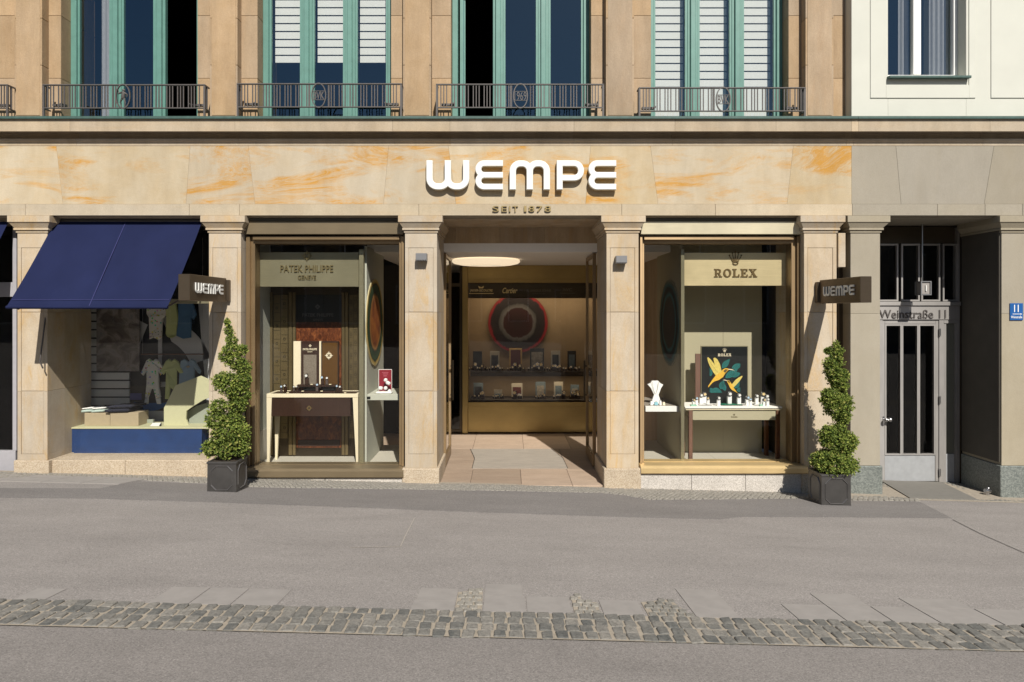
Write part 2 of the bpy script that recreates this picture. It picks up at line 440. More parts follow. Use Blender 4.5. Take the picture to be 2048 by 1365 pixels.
def fork(L, Hh, t, Rr):
    """outline of a double U: three arms of thickness t pointing up, total width L, height Hh"""
    c = L / 2; out = [(0, Hh), (0, Rr)]; N = 10
    for k in range(1, N + 1):
        a = math.pi + math.pi / 2 * k / N; out.append((Rr + Rr * math.cos(a), Rr + Rr * math.sin(a)))
    xe = c + t / 2 - Rr
    yn = Rr - math.sqrt(max(0, Rr * Rr - (Rr - t / 2) ** 2))
    a1 = math.asin((yn - Rr) / Rr)
    right = []
    for k in range(0, 6):
        a = -math.pi / 2 + (a1 + math.pi / 2) * k / 5; right.append((xe + Rr * math.cos(a), Rr + Rr * math.sin(a)))
    out += right
    out += [(L - u, v) for u, v in reversed(right[:-1])]
    for k in range(0, N + 1):
        a = -math.pi / 2 + math.pi / 2 * k / N; out.append((L - Rr + Rr * math.cos(a), Rr + Rr * math.sin(a)))
    out += [(L, Hh), (L - t, Hh)]
    ri = Rr - t
    def pocket(x0, x1):
        q = [(x1, Hh)]
        for k in range(0, 6): a = -math.pi / 2 * k / 5; q.append((x1 - ri + ri * math.cos(a), t + ri + ri * math.sin(a)))
        for k in range(0, 6): a = -math.pi / 2 - math.pi / 2 * k / 5; q.append((x0 + ri + ri * math.cos(a), t + ri + ri * math.sin(a)))
        q.append((x0, Hh)); return q
    out += pocket(c + t / 2, L - t)[1:]
    out += pocket(t, c - t / 2)
    return out
def logo_letters():
    """five rounded letters, height 1, keyed by their left edge"""
    t = .205; res = []
    W = fork(1.46, 1, .22, .38); res.append((0, [W]))
    E = fork(1, .94, t, .30); E = [(v, 1 - u) for u, v in E]; res.append((1.66, [E]))
    Mm = fork(1.375, 1, .22, .36); Mm = [(u, 1 - v) for u, v in Mm]; res.append((2.83, [Mm]))
    Wd, r = .93, .34; P = [(0, 0), (0, 1), (Wd - r, 1)]
    for k in range(1, 9): a = math.pi / 2 - math.pi / 2 * k / 8; P.append((Wd - r + r * math.cos(a), 1 - r + r * math.sin(a)))
    lo = .30
    for k in range(0, 9): a = -math.pi / 2 * k / 8; P.append((Wd - r + r * math.cos(a), lo + r + r * math.sin(a)))
    P += [(t, lo), (t, 0)]
    ri = r - t; hole = [(t, lo + t), (t, 1 - t), (Wd - t - ri, 1 - t)]
    for k in range(1, 6): a = math.pi / 2 - math.pi / 2 * k / 5; hole.append((Wd - t - ri + ri * math.cos(a), 1 - t - ri + ri * math.sin(a)))
    for k in range(0, 6): a = -math.pi / 2 * k / 5; hole.append((Wd - t - ri + ri * math.cos(a), lo + t + ri + ri * math.sin(a)))
    res.append((4.43, [P, hole]))
    res.append((5.51, [E]))
    return res                                              # total width 6.45

SERIF = {   # slab serif capitals as outlines in a cell one unit high
 'R': [[(0,0),(.46,0),(.46,.1),(.34,.1),(.34,.42),(.45,.42),(.62,.1),(.56,.1),(.56,0),(.95,0),(.95,.1),(.83,.1),(.64,.45),(.78,.53),(.82,.72),(.77,.9),(.58,1),(0,1),(0,.9),(.12,.9),(.12,.1),(0,.1)],
       [(.34,.53),(.34,.89),(.5,.89),(.59,.82),(.6,.7),(.57,.58),(.48,.53)]],
 'O': [[(.47+.47*math.cos(a*math.pi/12), .5+.52*math.sin(a*math.pi/12)) for a in range(24)],
       [(.47+.24*math.cos(a*math.pi/12), .5+.39*math.sin(a*math.pi/12)) for a in range(24)]],
 'L': [[(0,0),(.82,0),(.82,.34),(.71,.34),(.62,.11),(.36,.11),(.36,.9),(.5,.9),(.5,1),(0,1),(0,.9),(.13,.9),(.13,.1),(0,.1)]],
 'E': [[(0,0),(.84,0),(.84,.32),(.73,.32),(.65,.11),(.36,.11),(.36,.46),(.5,.46),(.5,.34),(.6,.34),(.6,.68),(.5,.68),(.5,.56),(.36,.56),(.36,.89),(.64,.89),(.7,.7),(.81,.7),(.81,1),(0,1),(0,.9),(.13,.9),(.13,.1),(0,.1)]],
 'X': [[(0,0),(.38,0),(.38,.1),(.3,.1),(.45,.36),(.6,.1),(.52,.1),(.52,0),(1,0),(1,.1),(.88,.1),(.6,.56),(.8,.9),(.9,.9),(.9,1),(.55,1),(.55,.9),(.62,.9),(.5,.7),(.38,.9),(.46,.9),(.46,1),(.02,1),(.02,.9),(.13,.9),(.38,.48),(.16,.1),(0,.1)]],
}
def serif_word(name, word, mat, parent, x0, x1, z0, z1, y, depth=.006):
    u = 0; b = MB()
    for ch in word:
        vs, fs = curve_shape(SERIF[ch], depth); w = max(v[0] for v in vs)
        b.add([(v[0] + u, v[1], v[2]) for v in vs], fs); u += w + .13
    b.v = fit(b.v, x0, x1, z0, z1)
    b.mapped(front(y)); return b.build(name, mat, parent)
def crown_emblem(name, mat, parent, cx, cz, w, h, y, depth=.006):
    b = MB(); s = w / 2
    for k, (u, v) in enumerate([(-1, .72), (-.52, .9), (0, 1), (.52, .9), (1, .72)]):
        xb = u * .42
        b.prism([(cx + (xb - .1) * s, cz - h * .22), (cx + (xb + .1) * s, cz - h * .22), (cx + (u + .03) * s, cz + (v - .5) * h), (cx + (u - .03) * s, cz + (v - .5) * h)], y + .0002 * k, y + depth)
        b.ball((cx + u * s, y + depth / 2, cz + (v - .46) * h), h * .065, 6)
    b.ring((cx, cz - h * .33), s * .5, h * .14, s * .14, y - .001, y + depth, 18)
    return b.build(name, mat, parent)
def cross_emblem(name, mat, parent, cx, cz, r, y, depth=.006, fn=None):
    b = MB()
    for q in range(4):
        a = q * math.pi / 2; ca, sa = math.cos(a), math.sin(a)
        def tr(p): return (p[0] * ca - p[1] * sa, p[0] * sa + p[1] * ca)
        for poly in ([(.0, .12), (.2, .42), (0, 1.0), (-.2, .42)], [(.12, .32), (.42, .36), (.36, .66), (.2, .55)], [(-.12, .32), (-.2, .55), (-.36, .66), (-.42, .36)]):
            pp = [tr(p) for p in poly]
            b.prism([(cx + u * r, cz + v * r) for u, v in pp], y + .0003 * q, y + depth)
    return b.build(name, mat, parent)

# ================================================================= ground
def sheet(name, mat, xs, ys, lift=0.0, kind='structure'):
    vs = [(x, y, ground(x, y) + lift) for y in ys for x in xs]; n = len(xs)
    fs = [(j * n + i, j * n + i + 1, (j + 1) * n + i + 1, (j + 1) * n + i) for j in range(len(ys) - 1) for i in range(n - 1)]
    b = MB().add(vs, fs)
    b2 = MB(); b2.v = b.v; b2.f = b.f; b2.mi = b.mi; b2.smooth = b.smooth
    o = b2.build(name, mat); return props(o, kind=kind)
props(sheet('pavement', M['asphalt'], [-70, -30, -9, -6, -3, 0, 3, 6, 9, 30, 70], [-4.5, -3, -2, -1, 0, .03]),
      'worn pale grey asphalt pavement in front of the shops', kind='structure')
props(sheet('road', M['asphalt_road'], [-70, -30, -9, -6, -3, 0, 3, 6, 9, 30, 70], [-70, -30, -12, -8, -7, -6, -5, -4.5], -.003),
      'grey asphalt road along the bottom of the view', kind='structure')
props(sheet('earth', M['asphalt'], [-90, -9, 0, 9, 90], [-90, 0, 90], -.9), 'ground beneath the street and the buildings', kind='structure')

def ground_patch(name, mat, pts, lift, label, kind='structure', skirt=.0):
    """pts: outline in photo pixels, laid on the ground"""
    P = [on_ground(*p) for p in pts]
    vs = [(x, y, ground(x, y) + lift) for x, y in P]
    n = len(vs); lo = [(x, y, z - lift - .003) for x, y, z in vs]
    import mathutils
    tri = mathutils.geometry.tessellate_polygon([[Vector(v) for v in vs]])
    fs = []
    for t in tri:
        a, b_, c = (Vector(vs[i]) for i in t)
        fs.append(t if (b_ - a).cross(c - a).z > 0 else t[::-1])
    b = MB().add(vs + lo, [list(f) for f in fs] + [(i, (i + 1) % n, n + (i + 1) % n, n + i) for i in range(n)])
    o = b.build(name, mat); props(o, label, kind=kind); return o
up = [(270, 963), (415, 969), (500, 976), (700, 979), (860, 981), (1000, 983), (1200, 987), (1250, 992), (1300, 1001), (1420, 1000), (1600, 998), (1700, 1002), (1838, 1004)]
dn = [(1905, 1038), (1700, 1036), (1480, 1035), (1440, 1040), (1200, 1034), (1000, 1027), (700, 1016), (400, 1005), (200, 999), (0, 997), (-300, 992), (-300, 975), (0, 977), (200, 978)]
ground_patch('asphalt_patch', M['asphalt_new'], up + dn, .005, 'darker strip of newer asphalt along the shop fronts')

# joints sawn in the asphalt
def seam(pts, w=.009):
    P = [on_ground(*p) for p in pts]; b = MB()
    for (x0, y0), (x1, y1) in zip(P, P[1:]):
        d = Vector((x1 - x0, y1 - y0, 0)).normalized(); n = Vector((-d.y, d.x, 0)) * w / 2
        A = Vector((x0, y0, ground(x0, y0) + .0035)); B = Vector((x1, y1, ground(x1, y1) + .0035))
        b.add([A - n, B - n, B + n, A + n], [(0, 1, 2, 3)])
    return b
M['seam'] = plain('tar_joint', (.10, .09, .08), .9)
M['seam_pale'] = plain('pale_joint', (.34, .31, .27), .9)
props(seam([(1905, 1040), (1960, 1068), (2060, 1112)]).build('pavement_seam', M['seam']), 'thin dark joint crossing the asphalt below the grey door', kind='structure')
props(seam([(829, 1037), (812, 1070), (801, 1094), (700, 1096)], .008).build('pavement_seam', M['seam_pale']), 'faint pale joint in the asphalt below the dark wood display', kind='structure')

# the sett strip between pavement and road
ya0, ya1 = -4.50, -4.885
strip = box('sett_strip', M['sand'], None, 0, .1, 0, .1, 0, .1)
bpy.data.objects.remove(strip)
b = MB()
xs = [-9, -6, -3, 0, 3, 6, 9]
for xa, xb in zip(xs, xs[1:]):
    P = [(xa, ya1), (xb, ya1), (xb, ya0), (xa, ya0)]
    b.add([(x, y, ground(x, y) + .004) for x, y in P], [(0, 1, 2, 3)])
bed = b.build('cobblestone_strip', M['sand']); props(bed, 'strip of dark granite setts between pavement and road', kind='structure')
def sett_mesh(k, sx, sy, h=.012):
    rr = random.Random(k); bm = bmesh.new(); bmesh.ops.create_cube(bm, size=1)
    for v in bm.verts:
        v.co = Vector((v.co.x * sx, v.co.y * sy, (v.co.z - .5) * .03 + h))
        if v.co.z > h - .015: v.co.x *= .97
        if v.co.z > -.01: v.co += Vector((rr.uniform(-.006, .006), rr.uniform(-.006, .006), rr.uniform(-.0015, .0015)))
    bmesh.ops.bevel(bm, geom=[e for e in bm.edges if all(v.co.z > -.01 for v in e.verts) or abs(e.verts[0].co.z - e.verts[1].co.z) > .01], offset=.005, segments=1, affect='EDGES')
    me = bpy.data.meshes.new('sett'); bm.to_mesh(me); bm.free(); me.materials.append(M['sett']); return me
metas = [sett_mesh(k,   .064 + (k % 3) * .005, .081 + (k % 2) * .003) for k in range(9)]
rows = 4; pitch = .0815; rh = (ya0 - ya1) / rows
rs = random.Random(3)
extra = MB()
for j in range(rows):
    for i in range(-52, 53):
        x = (i + .5) * pitch + .008 * math.sin(j * 2.1 + i * .5) + rs.uniform(-.004, .004)
        y = ya1 + (j + .5) * rh + rs.uniform(-.005, .005) + .006 * math.sin(i * .35)
        t = (y + D)
        if abs(x) < 37 * pitch:
            o = link_mesh('sett', metas[rs.randrange(9)], bed, (x, y, ground(x, y) + rs.uniform(-.003, .002)))
            o.rotation_euler = (0, .026, rs.uniform(-.05, .05) + (math.pi if rs.random() < .5 else 0))
        else:
            extra.box(x - .034, x + .034, y - .04, y + .04, ground(x, y) - .02, ground(x, y) + .02, 0, .008, rs.uniform(-.05, .05))
o = extra.build('sett', M['sett'], bed); o['kind'] = 'stuff'

def small_setts(name, inside, x0, x1, y0, y1, px, py, label, h=.012, seed=1):
    r = random.Random(seed); b = MB(); y = y0; j = 0
    while y < y1:
        x = x0 + (px * .5 if j % 2 else 0)
        while x < x1:
            if inside(x, y):
                w = px * r.uniform(.38, .46); d = py * r.uniform(.38, .46); xx = x + r.uniform(-.004, .004)
                b.box(xx - w, xx + w, y - d, y + d, ground(xx, y) - .012, ground(xx, y) + h + r.uniform(-.002, .003), 0, .005, r.uniform(-.15, .15))
            x += px
        y += py; j += 1
    o = b.build(name, M['sett_small']); return props(o, label, kind='stuff')
def quad_in(pts):
    P = [on_ground(*p) for p in pts]
    def f(x, y):
        c = False; n = len(P)
        for i in range(n):
            (xa, ya), (xb, yb) = P[i], P[(i + 1) % n]
            if (ya > y) != (yb > y) and x < (xb - xa) * (y - ya) / (yb - ya) + xa: c = not c
        return c
    return f, min(p[0] for p in P), max(p[0] for p in P), min(p[1] for p in P), max(p[1] for p in P)
for k, (pts, lab) in enumerate([
        ([(908, 1230), (916, 1186), (966, 1180), (963, 1232)], 'patch of small setts between two slabs below the entrance'),
        ([(1142, 1194), (1160, 1192), (1163, 1206), (1193, 1206), (1204, 1234), (1150, 1234)], 'stepped patch of small setts right of the centre slabs'),
        ([(1282, 1206), (1340, 1200), (1386, 1238), (1300, 1238)], 'fan shaped patch of small worn setts beside a diagonal slab joint')]):
    f, a, b_, c, d = quad_in(pts)
    P = pts
    ground_patch('sand_bed', M['sand'], P, .0045, 'sandy joint bed under ' + lab)
    small_setts('small_setts', f, a, b_, c, d, .055, .062, lab, seed=k + 5)
# slabs along the sett strip
def slab_row(x_list, y0, y1, mat, parent, name='slab', h=.008, skew=0):
    for a, c in zip(x_list, x_list[1:]):
        b = MB(); g = .005
        vs = []
        for z in (-.03, h):
            for (x, y) in ((a + g, y0), (c - g, y0), (c - g + skew, y1), (a + g + skew, y1)): vs.append((x, y, ground(x, y) + z))
        b.add(vs, [(3, 2, 1, 0), (4, 5, 6, 7), (0, 1, 5, 4), (1, 2, 6, 5), (2, 3, 7, 6), (3, 0, 4, 7)])
        b.build(name, mat, parent)
slabs = thing('slab_paving', (0, -4.3, ground(0, -4.3)), 'row of pale concrete slabs bordering the dark sett strip', 'paving')
slabs['kind'] = 'structure'; del slabs['category']
yb = ya0 + .012
def gx(px, py=1226): return on_ground(px, py)[0]
slab_row([gx(265), gx(354), gx(443), gx(540)], yb, yb + .30, M['concrete'], slabs, h=.004)
slab_row([gx(-30), gx(40)], yb, yb + .2, M['concrete'], slabs, h=.004)
slab_row([gx(817), gx(908)], yb, yb + .16, M['concrete'], slabs, h=.004)
slab_row([gx(821), gx(908)], yb + .165, yb + .4, M['concrete'], slabs, h=.004)
slab_row([gx(964), gx(1053), gx(1146)], yb, yb + .29, M['concrete'], slabs, h=.004)
slab_row([gx(964), gx(1048)], yb + .295, yb + .52, M['concrete'], slabs, h=.004)
slab_row([gx(1205), gx(1288)], yb, yb + .26, M['concrete'], slabs, h=.004)
slab_row([gx(1385), gx(1472)], yb, yb + .52, M['concrete'], slabs, h=.004)
slab_row([gx(1580), gx(1670), gx(1758), gx(1845), gx(1960), gx(2060)], yb, yb + .27, M['concrete'], slabs, h=.004)
slab_row([gx(1670), gx(1758)], yb + .275, yb + .5, M['concrete'], slabs, h=.004)
slab_row([gx(1845), gx(1960)], yb + .275, yb + .45, M['concrete'], slabs, h=.004)
# slabs before the far left shops
ls = thing('slab_paving', (-5.5, -.3, ground(-5.5, -.3)), 'pale slabs laid before the shop window with the blue awning', 'paving')
ls['kind'] = 'structure'; del ls['category']
slab_row([-7.6, -7.0, -6.4, -5.9, -5.4, -4.95, -4.5], -.62, -.16, M['concrete'], ls, h=.010, skew=.12)
# small setts along the facade
ff, a, b_, c, d = quad_in([(-200, 940), (-200, 957), (270, 960), (420, 968), (500, 975), (860, 980), (1210, 987), (1255, 992), (1300, 1001), (1420, 1000), (1600, 998), (1700, 1002), (1838, 1004), (1838, 985), (1600, 965), (1200, 955), (800, 955), (400, 940)])
small_setts('facade_setts', lambda x, y: ff(x, y) and y < .02 and not (-5.8 < x < -4.5 and y < -.16), -8, 5.5, -.8, .02, .062, .056, 'narrow band of small pale setts along the foot of the facade', .010, 11)
small_setts('facade_setts', lambda x, y: (4.2 < x < 7.5 and -.22 < y < .78) and not (X(1761, .74) - .02 < x - .06 * (.74 - y) < X(1882, .74) + .05 and y > -.2) and not (6.15 < x and y > 0), 4.2, 7.5, -.2, .78, .055, .05, 'pale setts on both sides of the grey doorstep slab', .010, 12)
b = MB(); b.add([(x, y, ground(x, y) + .002) for x, y in ((4.1, -.28), (8.5, -.28), (8.5, .8), (4.1, .8))], [(0, 1, 2, 3)])
props(b.build('sand_bed', M['sand']), 'sandy joint bed of the setts by the grey door', kind='structure')
b = MB(); b.add([(x, y, ground(x, y) + .002) for x, y in ((-8.5, -.15), (4.1, -.15), (4.1, .1), (-8.5, .1))], [(0, 1, 2, 3)])
props(b.build('sand_bed', M['sand']), 'sandy joint bed along the shop fronts', kind='structure')
b = MB(); P = [(X(1761, .74), .74), (X(1882, .74), .74), (X(1955, -.2), -.2), (X(1819, -.2), -.2)]
vs = [(x, y, ground(x, y) + h) for h in (.018, -.02) for x, y in P]
b.add(vs, [(3, 2, 1, 0), (4, 5, 6, 7), (0, 1, 5, 4), (1, 2, 6, 5), (2, 3, 7, 6), (3, 0, 4, 7)])
props(b.build('doorstep_slab', M['mat_grey']), 'large dark grey slab on the ground before the grey door', kind='structure')

# ================================================================= the sandstone building
SB = thing('sandstone_building', (0, 0, 0), 'sandstone building with shop fronts below and teal windows above', 'building')
PB = thing('pale_building', (6, 0, 0), 'pale green rendered building above a grey stone entrance, on the right', 'building')
XS = X(1703)                      # where the two meet on the frieze
# beam behind the frieze
box('wall', M['stone_band'], SB, -10, XS - .002, .06, .9, Z(432) - .02, 4.55, 0)
box('wall', M['stone_grey'], PB, XS + .002, 10, .06, .9, Z(432) - .02, 4.55, 0)
# frieze stones of the flat arch
J = [(-760, -760), (-300, -290), (-150, -165), (112, 126), (381, 372), (496, 510), (778, 767), (896, 912), (1182, 1171), (1300, 1316), (1587, 1574), (1703, 1703)]
for (t0, b0), (t1, b1) in zip(J, J[1:]):
    g = .001
    MB().prism([(X(b0) + g, Z(408.5)), (X(b1) - g, Z(408.5)), (X(t1) - g, Z(286)), (X(t0) + g, Z(286))], 0, .058).build('frieze_stone', M['stone'], SB)
J = [(1703, 1703), (1791, 1802), (1989, 1968), (2200, 2212), (2500, 2500)]
for (t0, b0), (t1, b1) in zip(J, J[1:]):
    MB().prism([(X(b0) + .0015, Z(408.5)), (X(b1) - .002, Z(408.5)), (X(t1) - .002, Z(286)), (X(t0) + .0015, Z(286))], 0, .058).build('frieze_stone', M['stone_grey'], PB)
# lower band
def band(xs, mat, par):
    for a, c in zip(xs, xs[1:]): box('band_stone', mat, par, X(a) + .0015, X(c) - .0015, -.018, .057, Z(432), Z(409.3), .003)
band([-760, -500, -250, 53, 380, 480, 838, 1243, 1430, 1703], M['stone_band'], SB)
band([1703, 1873, 1968, 2043, 2240, 2500], M['stone_grey'], PB)
# cornice
yc = -.133; zc0, zc1 = Z(263, yc), Z(236, yc)
def cornice(xs, mat, par):
    for a, c in zip(xs, xs[1:]):
        x0, x1 = X(a, yc) + .0012, X(c, yc) - .0012
        MB().profile([(yc, zc0), (yc, zc1), (.06, zc1), (.06, Z(292)), (-.004, Z(292)), (-.004, Z(286)), (-.022, Z(283)), (-.026, Z(279)), (.045, Z(278)), (.045, Z(266)), (-.06, Z(265)), (-.06, zc0 + .018), (-.115, zc0 + .018), (-.115, zc0)], x0, x1).build('cornice_stone', mat, par)  # recessed groove added under the fascia to deepen its shade
cornice([-760, -420, -150, 140, 470, 785, 900, 1148, 1350, 1552, 1703], M['stone_cornice'], SB)
cornice([1703, 1717, 1980, 2250, 2500], M['stone_cornice'], PB)
zf = zc1 + .012
MB().profile([(yc - .03, zc1 - .018), (yc - .03, zc1 + .012), (.7, zc1 + .05), (.7, zc1 + .002), (yc - .004, zc1 + .002), (yc - .004, zc1 - .018)], -10, XS - .002).build('flashing', M['copper_green'], SB)
MB().profile([(yc - .03, zc1 - .018), (yc - .03, zc1 + .012), (.7, zc1 + .05), (.7, zc1 + .002), (yc - .004, zc1 + .002), (yc - .004, zc1 - .018)], XS + .002, 10).build('flashing', M['copper_green'], PB)

# piers
def pier(par, x0, x1, zb, depth=.9, mat=None, base=None, joints=(625, 783), panel=True, base_top=937, base_w=.035, cap=True, capw=(.075, .075)):
    """x0, x1 in metres; stones, capital and plinth are sub-parts"""
    mat = mat or M['stone_pier']; zt = Z(466); z0 = Z(base_top)
    core = box('pier', mat, par, x0 + .012, x1 - .012, .03, depth - .01, zb, Z(433), 0)
    zz = [z0 + .001] + [Z(j) for j in joints[::-1]] + [zt]
    for k in range(len(zz) - 1):
        a, c = zz[k] + .0007, zz[k + 1] - .0007; b = MB()
        if panel:
            e = .045; r = .012
            lo, hi = a, c
            if k == 0: b.box(x0, x1, 0, depth, a, Z(909), 0, .002); lo = Z(909)
            if k == len(zz) - 2: b.box(x0, x1, 0, depth, Z(496), c, 0, .002); hi = Z(496)
            b.box(x0, x0 + e, 0, depth, lo + .0005, hi - .0005, 0, .002); b.box(x1 - e, x1, 0, depth, lo + .0005, hi - .0005, 0, .002)
            b.box(x0 + e + .004, x1 - e - .004, .004, .04, lo + .004, hi - .004, 0, .002)
            b.box(x0 + e, x1 - e, .012, .045, lo, hi)
        else: b.box(x0, x1, 0, depth, a, c, 0, .003)
        b.build('stone', mat, core)
    bm_ = base or M['granite']
    MB().box(x0 - base_w, x1 + base_w * .8, -base_w * .6, depth, zb - .25, z0, 0, .008).build('base', bm_, core)
    if cap:
        b = MB(); cl, cr = capw; f = cl
        b.box(x0 - cl, x1 + cr, -f, depth, Z(446), Z(433.2), 0, .002)
        b.loft((x0 - .02, x1 + .02, -.025, depth, Z(457)), (x0 - cl + .008, x1 + cr - .008, -f + .008, depth, Z(446) - .0005))
        b.box(x0 - .03, x1 + .03, -.03, depth, Z(461), Z(457) - .0005, 0, .001)
        b.box(x0 - .012, x1 + .012, -.012, depth, Z(466), Z(461) - .0005, 0, .001)
        b.build('capital', mat, core)
    return core
def gz(px): return ground(X(px), 0)
pier(SB, X(35), X(95), gz(60), base_top=921)
pier(SB, X(418), X(482), gz(450), base_top=925)
pier(SB, X(810), X(874), gz(840))
pier(SB, X(1213), X(1277), gz(1245))
pier(SB, X(1608), X(1673), gz(1640), base_top=940)
pier(SB, X(-330), X(-265), gz(-300), base_top=915)
pier(PB, X(1701), X(1760), gz(1730), .74, M['stone_tan'], M['granite_green'], (628,), False, 932, .03, capw=(.07, .09))
pier(PB, X(2003), X(2420), gz(2100), .74, M['stone_tan'], M['granite_green'], (628,), False, 932, .02, capw=(.07, .09))
# the gap between the two end piers
box('downpipe', M['bronze_dark'], SB, X(1676, .2), X(1693, .2), .2, .3, gz(1680), 3.3, .01)
box('bracket_stone', M['stone_pier'], SB, X(1675), X(1689.5), -.02, .3, Z(535), Z(467), .004)
box('wall', M['dark_brown'], SB, X(1673) + .002, X(1701) - .002, .32, .5, gz(1680) - .2, 3.35, 0)

# ---- interior shell of both floors (closed, so that the rooms are really dark)
yk = 6.0
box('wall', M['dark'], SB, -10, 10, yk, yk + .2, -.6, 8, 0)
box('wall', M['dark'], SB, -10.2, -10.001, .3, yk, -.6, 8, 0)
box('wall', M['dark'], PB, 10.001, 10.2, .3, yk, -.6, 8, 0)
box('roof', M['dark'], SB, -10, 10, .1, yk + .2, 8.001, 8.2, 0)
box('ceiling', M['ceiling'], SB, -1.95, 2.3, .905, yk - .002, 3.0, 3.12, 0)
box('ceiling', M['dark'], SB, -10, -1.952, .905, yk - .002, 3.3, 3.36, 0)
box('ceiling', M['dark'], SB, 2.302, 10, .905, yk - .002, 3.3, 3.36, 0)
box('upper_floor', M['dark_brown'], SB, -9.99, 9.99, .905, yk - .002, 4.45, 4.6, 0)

# entrance: soffit, lintel, vestibule
box('soffit', M['stone_soffit'], SB, X(874) - .2, X(1213) + .2, .07, .904, Z(436) - .012, Z(432) - .022, 0)
xl0, xl1 = X(880, .9) - .4, X(1209, .9) + .4
for k in range(5):
    a = xl0 + (xl1 - xl0) * k / 5; c = xl0 + (xl1 - xl0) * (k + 1) / 5
    box('lintel_stone', M['stone_soffit'], SB, a + .001, c - .001, .906, 1.1, 3.003, 3.37, .002)
# vestibule floor tiles
YF = [(.0, .905), (.909, 2.29), (2.294, 3.646)]
XT = [[X(874), -.48, .17, .81, X(1213)], [-2.2, -1.15, -.49, .81, 1.6, 2.3], [-2.2, -1.3, -.56, .25, 1.0, 1.7, 2.3]]
for (y0, y1), xs in zip(YF, XT):
    for a, c in zip(xs, xs[1:]):
        if y0 < .1: a += .02 * (a < -.8)
        box('floor_tile', M['tile_red'], SB, a + .002, c - .002, y0 + (.0 if y0 else .032), y1, -.12, 0.0, .002)
MB().add([(x, y, z) for z in (.004, -.01) for x, y in ((-.494, .93), (.825, .93), (.81, 1.6), (.68, 2.26), (-.59, 2.26), (-.49, 1.57))],
         [(0, 1, 2, 3, 4, 5), (11, 10, 9, 8, 7, 6)] + [((i + 1) % 6, i, 6 + i, 6 + (i + 1) % 6) for i in range(6)]).build('floor_mat', M['tile_mat'], SB)
b = MB()
for P in (((.825, .93), (.81, 1.6), (.68, 2.26)), ((-.494, .93), (-.49, 1.57), (-.59, 2.26))):
    for (x0, y0), (x1, y1) in zip(P, P[1:]):
        s = .008 if x0 > 0 else -.008
        b.add([(x0, y0, .0055), (x0 + s, y0, .0055), (x1 + s, y1, .0055), (x1, y1, .0055)], [(0, 1, 2, 3) if s > 0 else (3, 2, 1, 0)])
b.build('floor_joint', M['black'], SB)

# door leaves folded back against the passage sides
def leaf(x, side):
    fr = MB(); y0, y1, z0, z1, w, t = .93, 1.80, .03, 2.985, .055, .022
    fr.box(x - t, x + t, y0, y0 + w, z0, z1, 0, .003); fr.box(x - t, x + t, y1 - w, y1, z0, z1, 0, .003)
    fr.box(x - t + .001, x + t - .001, y0 + w, y1 - w, z1 - w, z1 - .002, 0, .002); fr.box(x - t + .001, x + t - .001, y0 + w, y1 - w, z0 + .002, z0 + .14, 0, .002)
    d = fr.build('glass_door', M['bronze_v'], SB)
    box('pane', M['glass'], d, x - .006, x + .006, y0 + w, y1 - w, z0 + .14, z1 - w, 0)
    MB().box(x - side * .07, x - side * .045, y1 - .16, y1 - .125, .85, 1.45, 0, .004).box(x - side * .046, x - side * .022, y1 - .155, y1 - .13, .92, .95).box(x - side * .046, x - side * .022, y1 - .155, y1 - .13, 1.35, 1.38).build('handle', M['bronze_dark'], d)
leaf(X(889, .93), -1); leaf(X(1189, .93), 1)
# rear showcase of the vestibule (built in)
ys = 3.65
def XB(p): return X(p, ys)
def ZB(p): return Z(p, ys)
sc = box('showcase_front', M['bronze_gold'], SB, XB(936), 2.28, ys, ys + .06, .02, ZB(806), .003)
box('ledge', M['bronze_gold'], sc, XB(936), 2.28, ys - .03, ys - .0005, ZB(813), ZB(805), .003)
box('post', M['bronze_gold'], sc, XB(925), XB(936) - .001, ys - .045, ys + .08, 0.0, ZB(534), .004)
box('fascia', M['bronze_gold'], sc, XB(936), 2.28, ys - .02, ys + .06, ZB(560), 2.998, .003)
box('rail', M['bronze_gold'], sc, XB(936), 2.28, ys - .035, ys - .0205, ZB(566), ZB(560) + .01, .002)
box('pane', M['glass'], sc, XB(936), 2.27, ys + .02, ys + .03, ZB(806), ZB(560), 0)
M['show_back'] = plain('brown_silk_wall', (.30, .215, .125), .75, var=.15, scale=4)
box('back_panel', M['show_back'], sc, XB(930), 2.28, 4.28, 4.32, .5, 2.99, 0)
box('side_panel', M['show_back'], sc, XB(930), XB(930) + .03, ys + .09, 4.27, .5, 2.99, 0)
box('shelf', M['dark_brown'], sc, XB(940), 2.27, ys + .12, 4.25, Z(753, ys + .12), Z(743, ys + .12), .003)
box('shelf', M['dark_brown'], sc, XB(940), 2.27, ys + .08, 4.25, Z(806, ys + .08), Z(800, ys + .08), .003)
box('name_band', M['bronze_dark'], sc, XB(936), 2.27, ys + .05, ys + .065, Z(597, ys + .05), Z(567, ys + .05), .002)
for k, (a, c, t_, b_, s, sh) in enumerate([(940, 985, 579, 585, 'JAEGER-LECOULTRE', 0), (1005, 1035, 576, 587, 'Cartier', .35)]):
    ptext('lettering', s, M['gold'], sc, a, c, t_, b_, ys + .046, depth=.006, shear=sh, weight=.012)
M['gold_dim'] = plain('dim_lettering', (.20, .165, .10), .5)
ptext('lettering', 'A. LANGE & SÖHNE', M['gold_dim'], sc, 1053, 1102, 578, 584, ys + .046)
ptext('lettering', 'GLASHÜTTE I/SA', M['gold_dim'], sc, 1064, 1090, 586.5, 588.5, ys + .046)
ptext('lettering', 'IWC', M['gold_dim'], sc, 1126, 1144, 577, 583, ys + .046)
ptext('lettering', 'SCHAFFHAUSEN', M['gold_dim'], sc, 1120, 1150, 586, 588, ys + .046)
